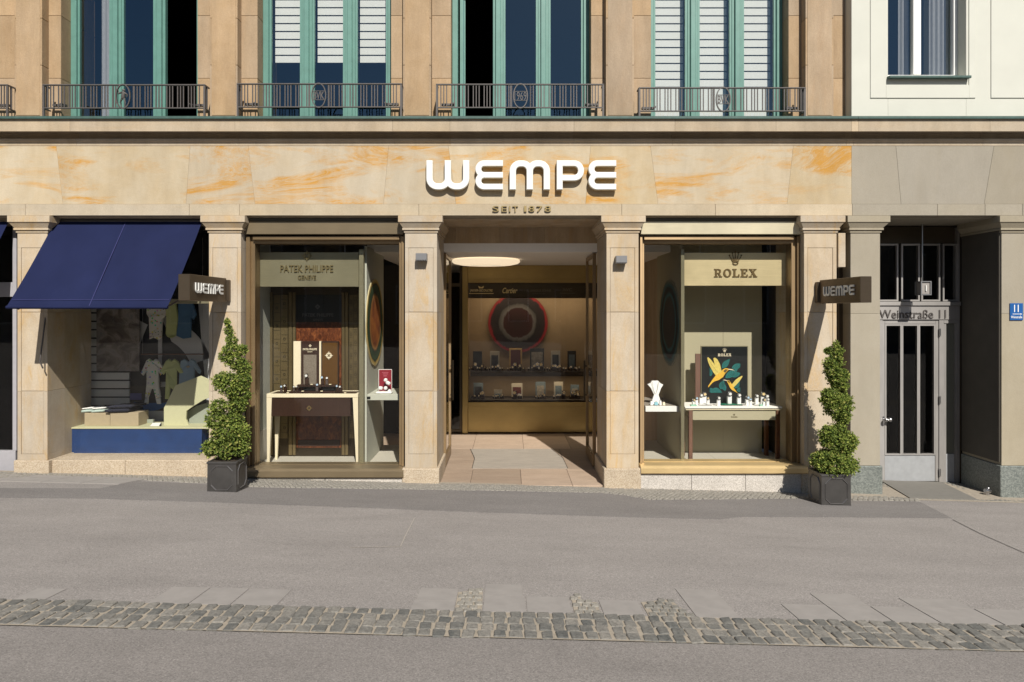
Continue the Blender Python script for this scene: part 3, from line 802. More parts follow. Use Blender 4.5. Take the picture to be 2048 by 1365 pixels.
MB().prism([(XB(958), ZB(577)), (XB(966), ZB(577)), (XB(968), ZB(572)), (XB(962), ZB(575)), (XB(956), ZB(572))], ys + .043, ys + .049).box(XB(938), XB(987), ys + .043, ys + .049, ZB(588), ZB(586.7)).build('emblem', M['gold'], sc)
# glazed inner door left of it, and the walls beside
idoor = MB().box(-1.32, -1.26, ys, ys + .05, .02, 2.99).box(XB(925) - .05, XB(925) - .002, ys, ys + .05, .02, 2.99).box(-1.26, XB(925) - .05, ys, ys + .05, 2.62, 2.68).box(-1.26, XB(925) - .05, ys, ys + .05, .02, .07).build('inner_door', M['bronze_dark'], SB)
box('pane', M['glass'], idoor, -1.26, XB(925) - .05, ys + .02, ys + .03, .07, 2.98, 0)
box('wall', M['dark_brown'], SB, -2.3, -1.322, ys, ys + .1, 0, 2.999, 0)
box('wall', M['dark_brown'], SB, -2.32, -2.22, 1.75, ys - .002, 0, 2.999, 0)
box('wall', M['stone_soffit'], SB, 2.302, 2.36, 1.75, ys + .7, 0, 3.29, 0)
box('floor', M['tile_red'], SB, -2.3, 2.3, ys + .002, yk - .002, -.12, -.002, 0)

# ceiling lamp
cl = thing('ceiling_lamp', (X(972, 2.3), 2.3, 3.0), 'oval warm glowing lamp on the white vestibule ceiling', 'ceiling lamp')
t = NT('lamp_opal'); t.b.inputs['Emission Color'].default_value = (1, .80, .55, 1); t.b.inputs['Emission Strength'].default_value = .6
M['lamp'] = t.out((.8, .74, .62), .5)
b = MB(); c0 = (X(972, 2.3), 2.3); prof = [(.50, 3.0), (.535, 2.985), (.54, 2.96), (.51, 2.935), (.42, 2.915), (.25, 2.905), (.0, 2.902)]
n = 40; vs = []
for r_, z_ in prof[:-1]: vs += [(c0[0] + r_ * math.cos(2 * math.pi * k / n), c0[1] + r_ * math.sin(2 * math.pi * k / n), z_) for k in range(n)]
vs.append((c0[0], c0[1], 2.902)); m = len(prof) - 1
fs = [(i * n + k, (i + 1) * n + k, (i + 1) * n + (k + 1) % n, i * n + (k + 1) % n)[::-1] for i in range(m - 1) for k in range(n)] + [((m - 1) * n + k, (m - 1) * n + (k + 1) % n, len(vs) - 1)[::-1] for k in range(n)]
b.add(vs, fs, 0, True); b.build('lamp_shade', M['lamp'], cl)
box('ceiling_plate', M['white'], cl, c0[0] - .2, c0[0] + .2, 2.1, 2.5, 2.985, 2.998, .004)
# unseen warm area lights added to brighten the showcase and its lower shelf
pl = bpy.data.lights.new('showcase_fill', 'AREA'); pl.shape = 'RECTANGLE'; pl.size = 2.2; pl.size_y = .08; pl.energy = 9.5; pl.color = (1, .80, .55)
po = bpy.data.objects.new('showcase_fill', pl); scene.collection.objects.link(po); po.location = (.5, 3.85, 2.66)
pl2 = bpy.data.lights.new('shelf_fill', 'AREA'); pl2.shape = 'RECTANGLE'; pl2.size = 2.1; pl2.size_y = .03; pl2.energy = 3.0; pl2.color = (1, .80, .55)
po2 = bpy.data.objects.new('shelf_fill', pl2); scene.collection.objects.link(po2); po2.location = (.5, 3.84, Z(753, ys + .12) - .012)

# ---- shop windows
def shop_window(px0, px1, head, top_frame, sill, glass_px, posts, head_mat, sill_mat, head_y=.07):
    yf = .11
    f = MB(); wl_, wr = posts
    x0, x1 = X(px0, yf), X(px1, yf); xa, xb = X(px0 + wl_, yf), X(px1 - wr, yf); zt = Z(top_frame[0], yf); zg = Z(top_frame[1], yf); zb = Z(sill[0], .0)
    for (a, c, q) in ((x0, xa, 1), (xb, x1, -1)):
        m = a + (c - a) * .5
        f.box(a, c, yf + .05, .34, zb, zt, 0, .003)
        f.box(min(a, m) if q > 0 else m, m if q > 0 else max(c, m), yf, yf + .049, zb, zt - .001, 0, .003)
    f.box(xa, xb, yf + .05, .34, zg, zt - .002, 0, .003); f.box(xa - .01, xb + .01, yf, yf + .049, (zg + zt) / 2, zt, 0, .003)
    w = f.build('shop_window', M['bronze_v'], SB)
    box('header', head_mat, w, x0 + .005, x1 - .005, head_y, head_y + .35, Z(head[1], head_y), Z(head[0], head_y), .004)
    box('header_ledge', M['bronze_dark'], w, x0 - .01, x1 + .01, head_y - .02, head_y + .2, Z(head[0], head_y) + .002, Z(437, head_y), .002)
    box('pane', M['glass'], w, xa, xb, .2, .212, Z(sill[0], .2) - .02, zg, 0)
    MB().profile([(.35, Z(sill[0]) + .004), (.20, Z(sill[0]) + .004), (.20, Z(sill[0])), (.0, Z(sill[0]) - .004), (-.028, Z(sill[0]) - .02), (-.04, Z(sill[0]) - .03), (-.04, Z(sill[1]) + .012), (-.028, Z(sill[1])), (.35, Z(sill[1]))], x0 - .015, x1 + .015).build('sill', sill_mat, w)
    return w
w1 = shop_window(492, 808, (443, 469), (473, 487), (937, 955), None, (15, 11), M['bronze'], M['bronze'])
w2 = shop_window(1280, 1604, (443, 469), (473, 487), (931, 947), None, (10, 18), M['brass'], M['brass_sill'])
for a, c in ((482, 650), (650, 809)): box('plinth_stone', M['granite_light'], SB, X(a) + .002, X(c) - .002, .0, .35, -.4, Z(955.5), .004)
for a, c in ((1278, 1383), (1383, 1491), (1491, 1607)): box('plinth_stone', M['granite_light'], SB, X(a) + .002, X(c) - .002, .0, .35, -.4, Z(947.5), .004)
# the baby clothes window on the left
for a, c in ((97, 250), (250, 416)): box('plinth_stone', M['granite'], SB, X(a, .05) + .002, X(c, .05) - .002, .05, .5, -.2, Z(921, .05), .006)
wf = MB(); xa, xb = X(95, .3), X(418, .3) + .05; zb_, zt_ = Z(921, .3), 3.36
wf.box(xa, xa + .035, .3, .36, zb_, zt_, 0, .003).box(xb - .035, xb, .3, .36, zb_, zt_, 0, .003).box(xa + .035, xb - .035, .3, .36, zb_, zb_ + .02, 0, .002).box(xa + .035, xb - .035, .3, .36, 2.28, 2.34, 0, .002)
w3 = wf.build('shop_window', M['olive_metal'], SB)
box('pane', M['glass'], w3, xa + .03, xb - .03, .325, .335, zb_, 2.28, 0)
box('pane', M['glass'], w3, xa + .03, xb - .03, .325, .335, 2.34, zt_, 0)
M['grey_frame'] = plain('grey_frame_paint', (.36, .35, .37), .5)
# the next window, cut by the left edge of the picture
w4 = MB().box(X(-330, .25), X(31, .25), .25, .32, gz(0) - .05, Z(902, .25), 0, .004).box(X(25, .25), X(33, .25), .25, .32, Z(902, .25), 3.36, 0, .003).box(X(-330, .25), X(25, .25), .25, .32, Z(594, .25), Z(565, .25), 0, .003).build('shop_window', M['grey_frame'], SB)
box('pane', M['glass'], w4, X(-330, .25), X(25, .25), .27, .28, Z(902, .25), 3.34, 0)
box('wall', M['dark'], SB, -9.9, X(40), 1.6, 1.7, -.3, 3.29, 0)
box('floor', M['dark_brown'], SB, -9.9, X(45), .5, 1.6, -.2, .1, 0)

# ================================================================= upper floor of the sandstone building
zu = zc1 + .04; ZT = 8.0
YP, YS, YW = .05, .18, .37
def strip(px0, px1):
    x0, x1 = X(px0, YS), X(px1, YS)
    j = [zu - .05, zu + .55, zu + 1.35, zu + 2.1, 7.2]
    for a, c in zip(j, j[1:]): box('jamb_stone', M['stone_brown'], SB, x0, x1, YS, .9, a + .001, c - .001, .004)
for a, c in ((-250, 122), (395, 515), (782, 902), (1182, 1302), (1577, 1690)): strip(a, c)
box('wall', M['stone_brown'], SB, -10, X(-250, YS) - .002, YS, .9, zu - .05, 7.2, 0)
box('wall', M['stone_brown'], SB, -10, X(1690, YS), .1, .9, 7.202, 8, 0)
for a, c in ((29, 84), (420, 475), (806, 862), (1212, 1268), (1611, 1667), (-370, -310)):
    x0, x1 = X(a, YP), X(c, YP); jj = [zu - .03] + [Z(p, YP) for p in (131, 37)] + [6.7, 7.3]
    for z0, z1 in zip(jj, jj[1:]):
        b = MB(); e = .022
        b.box(x0, x1, YP, YS + .03, z0 + .0018, z1 - .0018, 0, .004)
        b.build('pilaster_stone', M['stone_brown'], SB)
    b = MB().box(x0 + e, x1 - e, YP - .006, YP + .02, zu + .04, 7.2, 0, .003); b.build('pilaster_panel', M['stone_brown'], SB)

def upper_window(xl, xr, opened=None, leaf_side=None):
    z0, z1 = zu - .01, 7.2; fw = .075; mw = .135
    fr = MB(); fr.box(xl, xl + fw, YW, YW + .09, z0, z1, 0, .006); fr.box(xr - fw, xr, YW, YW + .09, z0, z1, 0, .006)
    fr.box(xl + fw, xr - fw, YW, YW + .09, z0, z0 + .075, 0, .006); fr.box(xl + fw, xr - fw, YW, YW + .09, z1 - .07, z1, 0, .006)
    W = (xr - xl - 2 * fw - 2 * mw) / 3
    bays = [(xl + fw + k * (W + mw), xl + fw + k * (W + mw) + W) for k in range(3)]
    f = fr.build('window', M['teal'], SB)
    for k in range(2):
        a = bays[k][1]
        MB().box(a, a + mw, YW + .02, YW + .088, z0 + .076, z1 - .071, 0, .004).box(a + .035, a + mw - .035, YW - .012, YW + .019, z0 + .076, z1 - .071, 0, .006).build('mullion', M['teal'], f)
    for k, (a, c) in enumerate(bays):
        if k == opened:
            hx = a + .02 if leaf_side == 'l' else c - .02; s = 1 if leaf_side == 'l' else -1
            b = MB(); ya, yb_ = YW + .10, YW + .10 + W
            b.box(hx, hx + s * .045, ya, ya + .05, z0 + .08, z1 - .08).box(hx, hx + s * .045, yb_ - .05, yb_, z0 + .08, z1 - .08).box(hx, hx + s * .045, ya + .05, yb_ - .05, z0 + .08, z0 + .14)
            sa = b.build('sash', M['teal'], f)
            box('pane', M['glass_up'], f, hx + s * .02, hx + s * .026, ya + .05, yb_ - .05, z0 + .14, z1 - .1, 0)
            continue
        b = MB(); e = .028
        b.box(a + .001, a + e, YW + .03, YW + .075, z0 + .077, z1 - .072).box(c - e, c - .001, YW + .03, YW + .075, z0 + .077, z1 - .072).box(a + e, c - e, YW + .03, YW + .075, z0 + .077, z0 + .125)
        sa = b.build('sash', M['teal'], f)
        box('pane', M['glass_up'], f, a + e, c - e, YW + .05, YW + .056, z0 + .125, z1 - .072, 0)
    return f, bays
WX = [(X(-250, YS) - 1.6, X(-250, YS)), (X(122, YS), X(395, YS)), (X(515, YS), X(782, YS)), (X(902, YS), X(1182, YS)), (X(1302, YS), X(1577, YS))]
M['blind'] = plain('white_blind_fabric', (.78, .79, .75), .8, var=.03)
def blind(bays, z_bottom, label, lower=None, ymid=YW + .17):
    for k, (a, c) in enumerate(bays):
        pos = ('left', 'middle', 'right')[k]
        t = thing('window_blind', ((a + c) / 2, ymid, z_bottom), label % pos, 'blind')
        z = z_bottom; q = 0
        while z < 7.1:
            box('slat', M['blind'], t, a + .03, c - .02, ymid, ymid + .006, z, z + .089, .001); z += .1055
        b = MB()
        for xx in (a + .08, c - .08): b.tube([(xx, ymid + .012, z_bottom), (xx, ymid + .012, 7.15)], .0012, 4)
        b.build('cord', M['white'], t)
        if lower: box('lower_screen', M['blind'], t, a + .03, c - .02, ymid + .02, ymid + .024, zu + .1, z_bottom - .002, 0)
# window 0, only its right bay shows
xr = X(13, YS); f0, bays0 = upper_window(xr - 1.72, xr)
blind(bays0[2:], zu + .75, 'white slatted blind behind the window cut off by the picture edge, %s bay', True)
f1, bays1 = upper_window(*WX[1], opened=2, leaf_side='r')
f2, bays2 = upper_window(*WX[2])
blind(bays2, Z(126, YW + .17), 'white slatted blind lowered halfway, %s pane of the window left of the shop sign')
f3, bays3 = upper_window(*WX[3], opened=0, leaf_side='l')
f4, bays4 = upper_window(*WX[4])
blind(bays4, Z(174, YW + .17), 'white slatted blind lowered almost fully, %s pane of the rightmost teal window', True)
M['curtain'] = plain('grey_curtain', (.33, .34, .36), .9, var=.1)
def curtain(x0, x1, y, label, mat='curtain', z0=None, z1=7.1, waves=5):
    z0 = z0 or zu + .1; b = MB(); n = waves * 6
    top = [(x0 + (x1 - x0) * k / n, y + .03 * math.sin(2 * math.pi * k / 6)) for k in range(n + 1)]
    vs = [(x, yy, z0) for x, yy in top] + [(x, yy, z1) for x, yy in top] + [(x, yy + .004, z0) for x, yy in top] + [(x, yy + .004, z1) for x, yy in top]
    m = n + 1; fs = []
    for k in range(n): fs += [(k, k + 1, m + k + 1, m + k), (2 * m + k + 1, 2 * m + k, 3 * m + k, 3 * m + k + 1)]
    b.add(vs, fs, 0, True); return props(b.build('curtain', M[mat], None), label, 'curtain')
a, c = bays1[0]
curtain(a + (c - a) * .42, c + .05, YW + .25, 'pale grey curtain inside the left pane of the window above the awning')
# room partitions give the dark openings their depth
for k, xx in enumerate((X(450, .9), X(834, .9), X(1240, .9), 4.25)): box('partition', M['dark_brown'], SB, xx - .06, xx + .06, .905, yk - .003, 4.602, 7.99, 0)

# balcony railings
bar_me = None
def railing(px0, px1, pyt, emblem, epx, label):
    global bar_me
    yr = -.085; x0, x1 = X(px0, yr), X(px1, yr); zt = Z(pyt + 1.5, yr); zb = Z(pyt + 50, yr)
    t = thing('balcony_railing', ((x0 + x1) / 2, yr, zc1), label, 'railing')
    MB().box(x0, x1, yr - .014, yr + .014, zt - .016, zt, 0, .003).build('top_rail', M['iron'], t)
    MB().box(x0, x1, yr - .01, yr + .01, zb, zb + .014, 0, .002).build('bottom_rail', M['iron'], t)
    for xx in (x0, x1):
        s = 1 if xx == x0 else -1
        MB().box(xx, xx + s * .02, yr + .0145, .04, zt - .016, zt - .001).box(xx, xx + s * .02, yr + .0145, .04, zb, zb + .013).box(xx, xx + s * .02, -.03, -.018, zb + .013, zt - .016).box(xx + s * .0, xx + s * .022, yr - .011, yr + .011, zc1 + .01, zt - .017).build('end_bracket', M['iron'], t)
        MB().box(xx + s * .06, xx + s * .22, .0, .045, zb + .06, zb + .085).box(xx + s * .20, xx + s * .22, yr + .012, 0, zb + .06, zb + .075).build('wall_anchor', M['iron'], t)
    if bar_me is None:
        bb = MB().box(-.006, .006, -.006, .006, 0, .268, 0, .001); me = bpy.data.meshes.new('bar'); me.from_pydata(bb.v, [], bb.f); me.materials.append(M['iron']); bar_me = me
    ec = X(epx, yr); xx = x0 + .06; k = 0
    while xx < x1 - .04:
        if abs(xx - ec) > .095: link_mesh('bar', bar_me, t, (xx, yr, zb + .012))
        xx += .036 if k % 3 != 2 else .062; k += 1
    for s in (-1, 1): link_mesh('bar', bar_me, t, (ec + s * .125, yr, zb + .012))
    zc = (zt + zb) / 2; e = MB().ring((ec, zc), .092, .155, .012, yr - .016, yr + .004, 40)
    if emblem != 'figure':
        for dz in (.055, -.055): e.box(ec - .086, ec + .086, yr - .012, yr, zc + dz - .003, zc + dz + .003)
        eo = e.build('emblem', M['iron'], t)
        if emblem == 'BVK': text('lettering', 'BVK', M['iron'], eo, ec - .068, ec + .068, zc - .048, zc + .048, yr - .004, .008, weight=.02)
        else: text('lettering', '1969', M['iron'], eo, ec - .074, ec + .074, zc - .05, zc + .05, yr - .004, .008)
    else:       # a small striding figure in the hoop
        e.ball((ec + .008, yr - .005, zc + .075), .02, 8)
        e.tube([(ec + .005, yr - .005, zc + .06), (ec, yr - .005, zc - .01), (ec - .005, yr - .005, zc - .03)], [.018, .026, .018], 8)
        for pp in ([(ec - .02, zc + .05), (ec - .055, zc + .035), (ec - .06, zc + .075)], [(ec + .02, zc + .045), (ec + .05, zc + .02), (ec + .045, zc - .01)], [(ec - .01, zc - .02), (ec - .035, zc - .07), (ec - .02, zc - .135)], [(ec + .01, zc - .02), (ec + .025, zc - .075), (ec + .02, zc - .135)]):
            e.tube([(u, yr - .005, v) for u, v in pp], [.013, .010, .007], 6)
        e.build('emblem', M['iron'], t)
railing(86, 411, 168, 'figure', 247, 'grey iron railing with a figure in its hoop, above the blue awning')
railing(474, 804, 166, 'BVK', 638, 'grey iron railing with initials in a hoop, left of the shop sign')
railing(872, 1208, 167, '1969', 1041, 'grey iron railing with a year in its hoop, above the shop sign')
railing(1277, 1611, 174, 'BVK', 1446, 'grey iron railing with initials in a hoop, beside the pale building')
railing(-310, 17, 168, 'figure', -150, 'end of a grey iron railing cut off at the picture edge')

# ================================================================= pale building, upper floor
yw = .02; xw0, xw1 = X(1703, yw), 9.9; ox0, ox1 = X(1762, .18), X(1932, yw); oz0 = Z(152, yw)
def pale(x0, x1, z0, z1, y=yw, name='wall'): return box(name, M['render_white'], PB, x0, x1, y, .9, z0, z1, .002)
pale(xw0, ox0 - .001, zc1 + .04, 8); pale(ox1 + .001, xw1, zc1 + .04, 8); pale(ox0, ox1, zc1 + .04, oz0 - .001); pale(ox0, ox1, 7.6, 8)
def moulding(px0, px1, pyb, open_=None):
    x0, x1, z0 = X(px0, yw), X(px1, yw), Z(pyb, yw); e = .012; b = MB()
    if open_:
        a, c, q = open_
        b.box(x0, a - .03, yw - e, yw + .01, z0, 7.8, 0, .003).box(c + .03, x1, yw - e, yw + .01, z0, 7.8, 0, .003).box(a - .03, c + .03, yw - e, yw + .01, z0, q, 0, .002)
    else: b.box(x0, x1, yw - e, yw + .01, z0, 7.8, 0, .003)
    b.build('render_panel', M['render_white'], PB)
moulding(1740, 1950, 197, (ox0, ox1, oz0 - .12)); moulding(1981, 2250, 197)
wfr = MB().box(ox0, ox0 + .05, .18, .25, oz0, 7.6, 0, .004).box(ox1 - .05, ox1, .18, .25, oz0, 7.6, 0, .004).box(ox0 + .05, ox1 - .05, .18, .25, oz0, oz0 + .065, 0, .004)
xm = X(1834, .18); wfr.box(xm - .05, xm + .05, .175, .25, oz0 + .065, 7.6, 0, .006)
w5 = wfr.build('window', M['white'], PB)
box('pane', M['glass_up'], w5, ox0 + .05, xm - .05, .22, .226, oz0 + .065, 7.6, 0); box('pane', M['glass_up'], w5, xm + .05, ox1 - .05, .22, .226, oz0 + .065, 7.6, 0)
MB().profile([(-.05, oz0 - .045), (-.05, oz0 - .02), (.18, oz0 - .001), (.18, oz0 - .03), (-.046, oz0 - .05)], ox0 - .015, ox1 + .02).build('sill', M['copper_green'], w5)
curtain(xm - .16, xm - .03, .32, 'grey curtain at the centre post of the white framed window', z0=oz0, waves=2)
curtain(ox1 - .28, ox1 - .03, .32, 'wider grey curtain at the right side of the white framed window', z0=oz0, waves=4)
box('wall', M['dark'], PB, X(1703), X(1703) + .05, .905, yk - .002, 3.37, 8, 0)

# ---- recessed entrance of the pale building
M['dark_reveal'] = plain('dark_brown_reveal', (.075, .066, .052), .7, var=.15, scale=5)
yd = .75
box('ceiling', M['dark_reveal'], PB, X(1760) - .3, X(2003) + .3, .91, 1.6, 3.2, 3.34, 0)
box('reveal_panel', M['dark_reveal'], PB, X(2003) - .014, X(2003) - .0005, .025, .735, Z(926), 3.33, .002)  # thin dark brown sheet over the right side of the recess
door_x0 = X(1755, yd)
def dz(p): return Z(p, yd)
def dx(p): return X(p, yd)
fr = MB(); gx_ = dz(965)
fr.box(dx(1750), dx(1765), yd, yd + .1, gx_, dz(638)); fr.box(dx(1915), dx(1919), yd, yd + .1, gx_, dz(455)); fr.box(dx(1750), dx(1919) - .002, yd - .01, yd + .1, dz(640), dz(612), 0, .004)
fr.box(dx(1750), dx(1919), yd - .03, yd + .1, dz(612) + .001, dz(604), 0, .004); fr.box(dx(1878), dx(1888), yd, yd + .1, gx_, dz(640) - .001, 0, .003)
fr.box(dx(1888), dx(1915), yd, yd + .1, dz(647), dz(640) - .001)
en = fr.build('entrance_frame', M['alu'], PB)
# transom lights
for a, c in ((1745, 1797), (1803, 1840), (1843, 1881), (1886, 1915)):
    q = MB(); x0, x1, z0, z1 = dx(a), dx(c), dz(603), dz(488); e = .022
    q.box(x0, x0 + e, yd + .005, yd + .05, z0, z1).box(x1 - e, x1, yd + .005, yd + .05, z0, z1).box(x0 + e, x1 - e, yd + .005, yd + .05, z0, z0 + e).box(x0 + e, x1 - e, yd + .005, yd + .05, z1 - e, z1)
    tw = q.build('transom_frame', M['alu'], PB); box('pane', M['glass'], tw, x0 + e, x1 - e, yd + .025, yd + .033, z0 + e, z1 - e, 0)
box('wall', M['bronze_dark'], PB, dx(1745), dx(1919), yd + .06, yd + .12, dz(487), 3.34, 0)
text('lettering', 'Weinstraße 11', M['iron'], en, dx(1757), dx(1890), dz(637), dz(620), yd - .017, .012)
dl = MB(); x0, x1, z0, z1 = dx(1765), dx(1878), gx_ + .01, dz(641); e = .045
dl.box(x0, x0 + e * .8, yd + .01, yd + .06, z0, z1 - .001, 0, .003).box(x1 - e, x1 - .002, yd + .01, yd + .06, z0, z1 - .001, 0, .003).box(x0 + e * .8, x1 - e, yd + .01, yd + .06, z1 - .05, z1 - .002, 0, .003)
door = dl.build('door', M['alu'], PB)
box('kick_panel', M['door_panel'], door, x0 + e * .8, x1 - e, yd + .015, yd + .055, z0, dz(912), .004)
wpan = (x1 - e - x0 - e * .8) / 3
for k in range(3):
    a = x0 + e * .8 + k * wpan; c = a + wpan; zz = dz(911)
    q = MB().box(a, a + .02, yd + .006, yd + .05, zz, z1 - .052).box(c - .02, c - .001, yd + .006, yd + .05, zz, z1 - .052).box(a + .02, c - .02, yd + .006, yd + .05, zz, zz + .02).box(a + .02, c - .02, yd + .006, yd + .05, z1 - .075, z1 - .052)
    q.build('glazing_bar', M['alu'], door); box('pane', M['glass'], door, a + .02, c - .02, yd + .03, yd + .037, zz + .02, z1 - .075, 0)
kb = MB(); kx, kz = dx(1772), dz(839)
kb.tube([(x0 + .015, yd + .01, kz), (x0 + .015, yd - .05, kz)], .012, 10); kb.ball((x0 + .015, yd - .06, kz), .028, 12); kb.tube([(x0 + .015, yd - .055, kz), (x0 + .05, yd - .06, kz)], .009, 8)
kb.box(x0 + .004, x0 + .028, yd + .002, yd + .012, kz - .09, kz + .04, 0, .003); kb.ball((x0 + .075, yd - .05, kz + .002), .03, 12)
kb.build('handle', M['steel'], door)
for zz in (dz(665), dz(800), dz(945)): MB().tube([(x1 + .004, yd - .012, zz - .05), (x1 + .004, yd - .012, zz + .05)], .011, 8).build('hinge', M['steel'], door)
# side light
M['frosted'] = plain('frosted_panel', (.12, .12, .095), .5, var=.04)
sp = MB().box(dx(1888), dx(1893), yd + .01, yd + .06, gx_, dz(647) - .001).box(dx(1910), dx(1915) - .001, yd + .01, yd + .06, gx_, dz(647) - .001).build('side_light', M['alu'], PB)
box('pane', M['frosted'], sp, dx(1893), dx(1910), yd + .03, yd + .04, dz(909), dz(647), 0); box('kick_panel', M['door_panel'], sp, dx(1893), dx(1910), yd + .015, yd + .055, gx_, dz(909), .003)
box('wall', M['bronze_dark'], PB, dx(1919) + .002, X(2003) - .002, yd + .01, yd + .1, gx_ - .2, 3.34, 0)
box('wall', M['dark'], PB, 4.45, 6.3, 2.6, 2.7, -.4, 3.2, 0)
box('floor', M['dark_brown'], PB, 4.45, 6.3, .86, 2.6, -.3, -.16, 0)
box('wall', M['dark'], PB, 6.2, 6.3, .86, 2.6, -.3, 3.2, 0)
box('wall', M['dark'], PB, 4.40, 4.45, .76, 2.6, -.3, 3.2, 0)

# ================================================================= signs
t = thing('letter_sign', (X(1043), 0, Z(390)), 'large raised white capital letters on the sandstone frieze above the entrance', 'sign')
ys_ = -.075; hL = 59 / F * (D + ys_); x0 = X(852.5, ys_); z0 = Z(380.3, ys_); sc_ = hL * (380 / 59) / 6.45
ox = {0: 0, 1: 1.66, 2: 2.83, 3: 4.43, 4: 5.51}
pos = [0, 467, 792, 1240, 1542]; wid = [410, 263, 385, 260, 265]
for k, (u0, polys) in enumerate(logo_letters()):
    U = max(p[0] for p in polys[0]); xa = x0 + pos[k] / 1807 * 380 / F * (D + ys_); ws = wid[k] / 1807 * 380 / F * (D + ys_) / U
    q = [[(xa + u * ws, z0 + v * hL) for u, v in p] for p in polys]
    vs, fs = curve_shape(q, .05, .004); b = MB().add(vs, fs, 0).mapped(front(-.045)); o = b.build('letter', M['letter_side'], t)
    # white face, a little smaller, standing 6 mm proud
    ce = sum(p[0] for p in q[0]) / len(q[0])
    cu = curve_shape(q, .016, .0075)
    vs = cu[0]
    b = MB().add(vs, cu[1]).mapped(front(-.0765)); b.build('letter_face', M['white_face'], o)
t = thing('lettering_sign', (X(1043), 0, Z(426)), 'small bronze lettering with a year on the band above the doorway', 'sign')
for k, (a, c, ch) in enumerate([(985, 998, 'S'), (1003, 1014, 'E'), (1018, 1021, 'I'), (1025, 1036, 'T'), (1048, 1053, '1'), (1057, 1069, '8'), (1073, 1085, '7'), (1089, 1102, '8')]):
    text('letter', ch, M['gold'], t, X(a, -.03), X(c, -.03), Z(424, -.03), Z(412.5, -.03), -.034, .014)

def side_sign(px_wall, y_near, side, label):
    """box sign standing out from the pier; side=+1: its lettered face looks towards +x"""
    xf = X(px_wall, -.06); y1 = -.06; y0 = -1.04; zt, zb = Z(557, y1), Z(604, y1) if side > 0 else Z(606, y1)
    if side < 0: zt = Z(561, y1); zb = Z(607.5, y1)
    th = .125
    xa, xb = (xf - th, xf) if side > 0 else (xf, xf + th)
    t = thing('projecting_sign', (xf, 0, zb), label, 'sign')
    MB().box(xa, xb, y0, y1, zb, zt, 0, .004).build('sign_box', M['sign_bronze'], t)
    if side > 0: MB().box(xa + .02, xb + .03, y1 + .001, -.001, zb + .01, zt - .02, 0, .004).build('wall_plate', M['sign_bronze'], t)
    else: MB().box(xa - .03, xb - .02, y1 + .001, -.001, zb + .01, zt - .02, 0, .004).build('wall_plate', M['sign_bronze'], t)
    for s in (1, -1):
        hh = (zt - zb) * .40; zc = (zt + zb) / 2 - hh / 2; Lw = .74; yc_ = (y0 + y1) / 2
        fx = xb if s > 0 else xa
        for k, (u0, polys) in enumerate(logo_letters()):
            U = max(p[0] for p in polys[0]); ua = -Lw / 2 + pos[k] / 1807 * Lw; ws = wid[k] / 1807 * Lw / U
            q = [[(ua + u * ws, zc + v * hh) for u, v in p] for p in polys]
            vs, fs = curve_shape(q, .010)
            MB().add(vs, fs).mapped(lambda u, v, w: (fx + s * (.009 + w), yc_ + s * u, v)).build('letter', M['white_face'], t)
M['sign_bronze'] = brushed('sign_bronze', (.17, .13, .09), .5, metal=.8, var=.1)
side_sign(453, 0, 1, 'bronze box sign with white letters standing out from the pier beside the awning')
side_sign(1639, 0, -1, 'bronze box sign with white letters standing out towards the grey door')

# house number plate
t = thing('house_number_plate', (X(2034), -.02, Z(640)), 'small blue enamel plate with number eleven and a white arrow', 'sign')
M['blue_enamel'] = plain('blue_enamel', (.015, .095, .30), .25, var=.04)
pbox('plate', M['blue_enamel'], t, 2020, 2046, -.014, -.001, 607, 641, .002)
ptext('lettering', '11', M['white'], t, 2028, 2037, 610, 624.5, -.0155, depth=.002, weight=.01)
b = MB(); b.box(X(2023), X(2039), -.017, -.0145, Z(629), Z(628)); b.prism([(X(2038.5), Z(630)), (X(2042), Z(628.5)), (X(2038.5), Z(627))], -.017, -.0145); b.build('arrow', M['white'], t)
ptext('lettering', 'Weinstraße', M['white'], t, 2021.5, 2044, 632, 637, -.0155, depth=.002, weight=.008)

# wall lamps
M['lamp_grey'] = plain('grey_lamp_housing', (.23, .23, .235), .45, metal=.5, var=.05)
for a, c, q, lab in ((831.5, 853.5, 507, 'small grey square wall lamp on the pier left of the doorway'), (1232, 1254, 512, 'small grey square wall lamp on the pier right of the doorway')):
    x0, x1 = X(a, -.1), X(c, -.1); z1, z0 = Z(q, -.1), Z(q + 15, -.1); t = thing('wall_lamp', ((x0 + x1) / 2, 0, z0), lab, 'wall lamp')
    MB().box(x0, x1, -.11, -.004, z0 + .008, z1, 0, .003).build('housing', M['lamp_grey'], t)
    b = MB()
    for k in range(7): xx = x0 + .006 + (x1 - x0 - .012) * k / 6.; b.box(xx - .005, xx + .005, -.105, -.01, z0, z0 + .0075)
    b.build('grille', M['lamp_grey'], t)
    MB().box(x0 + .02, x1 - .02, -.0035, .006, z0 + .02, z1 - .01).build('mounting', M['iron'], t)

# hanging lantern in the recess
yl = .45; lx = X(1846, yl)
t = thing('hanging_lantern', (lx, yl, Z(590, yl)), 'small boxy white lantern hanging on a rod in the dark door recess', 'lantern')
MB().tube([(lx - .01, yl, Z(564, yl)), (lx - .01, yl, 3.33)], .008, 8).build('rod', M['steel'], t)
b = MB(); z0, z1 = Z(589, yl), Z(565, yl); w = .062
for sx in (-1, 1):
    for sy in (-1, 1): b.box(lx + sx * w - .007, lx + sx * w + .007, yl + sy * w - .007, yl + sy * w + .007, z0, z1)
b.box(lx - w - .007, lx + w + .007, yl - w - .007, yl + w + .007, z1, z1 + .012); b.box(lx - w - .007, lx + w + .007, yl - w - .007, yl + w + .007, z0 - .012, z0 - .0005)
b.build('frame', M['lamp_grey'], t); box('lamp_glass', M['concrete'], t, lx - w + .008, lx + w - .008, yl - w + .008, yl + w - .008, z0, z1 - .001, .003)
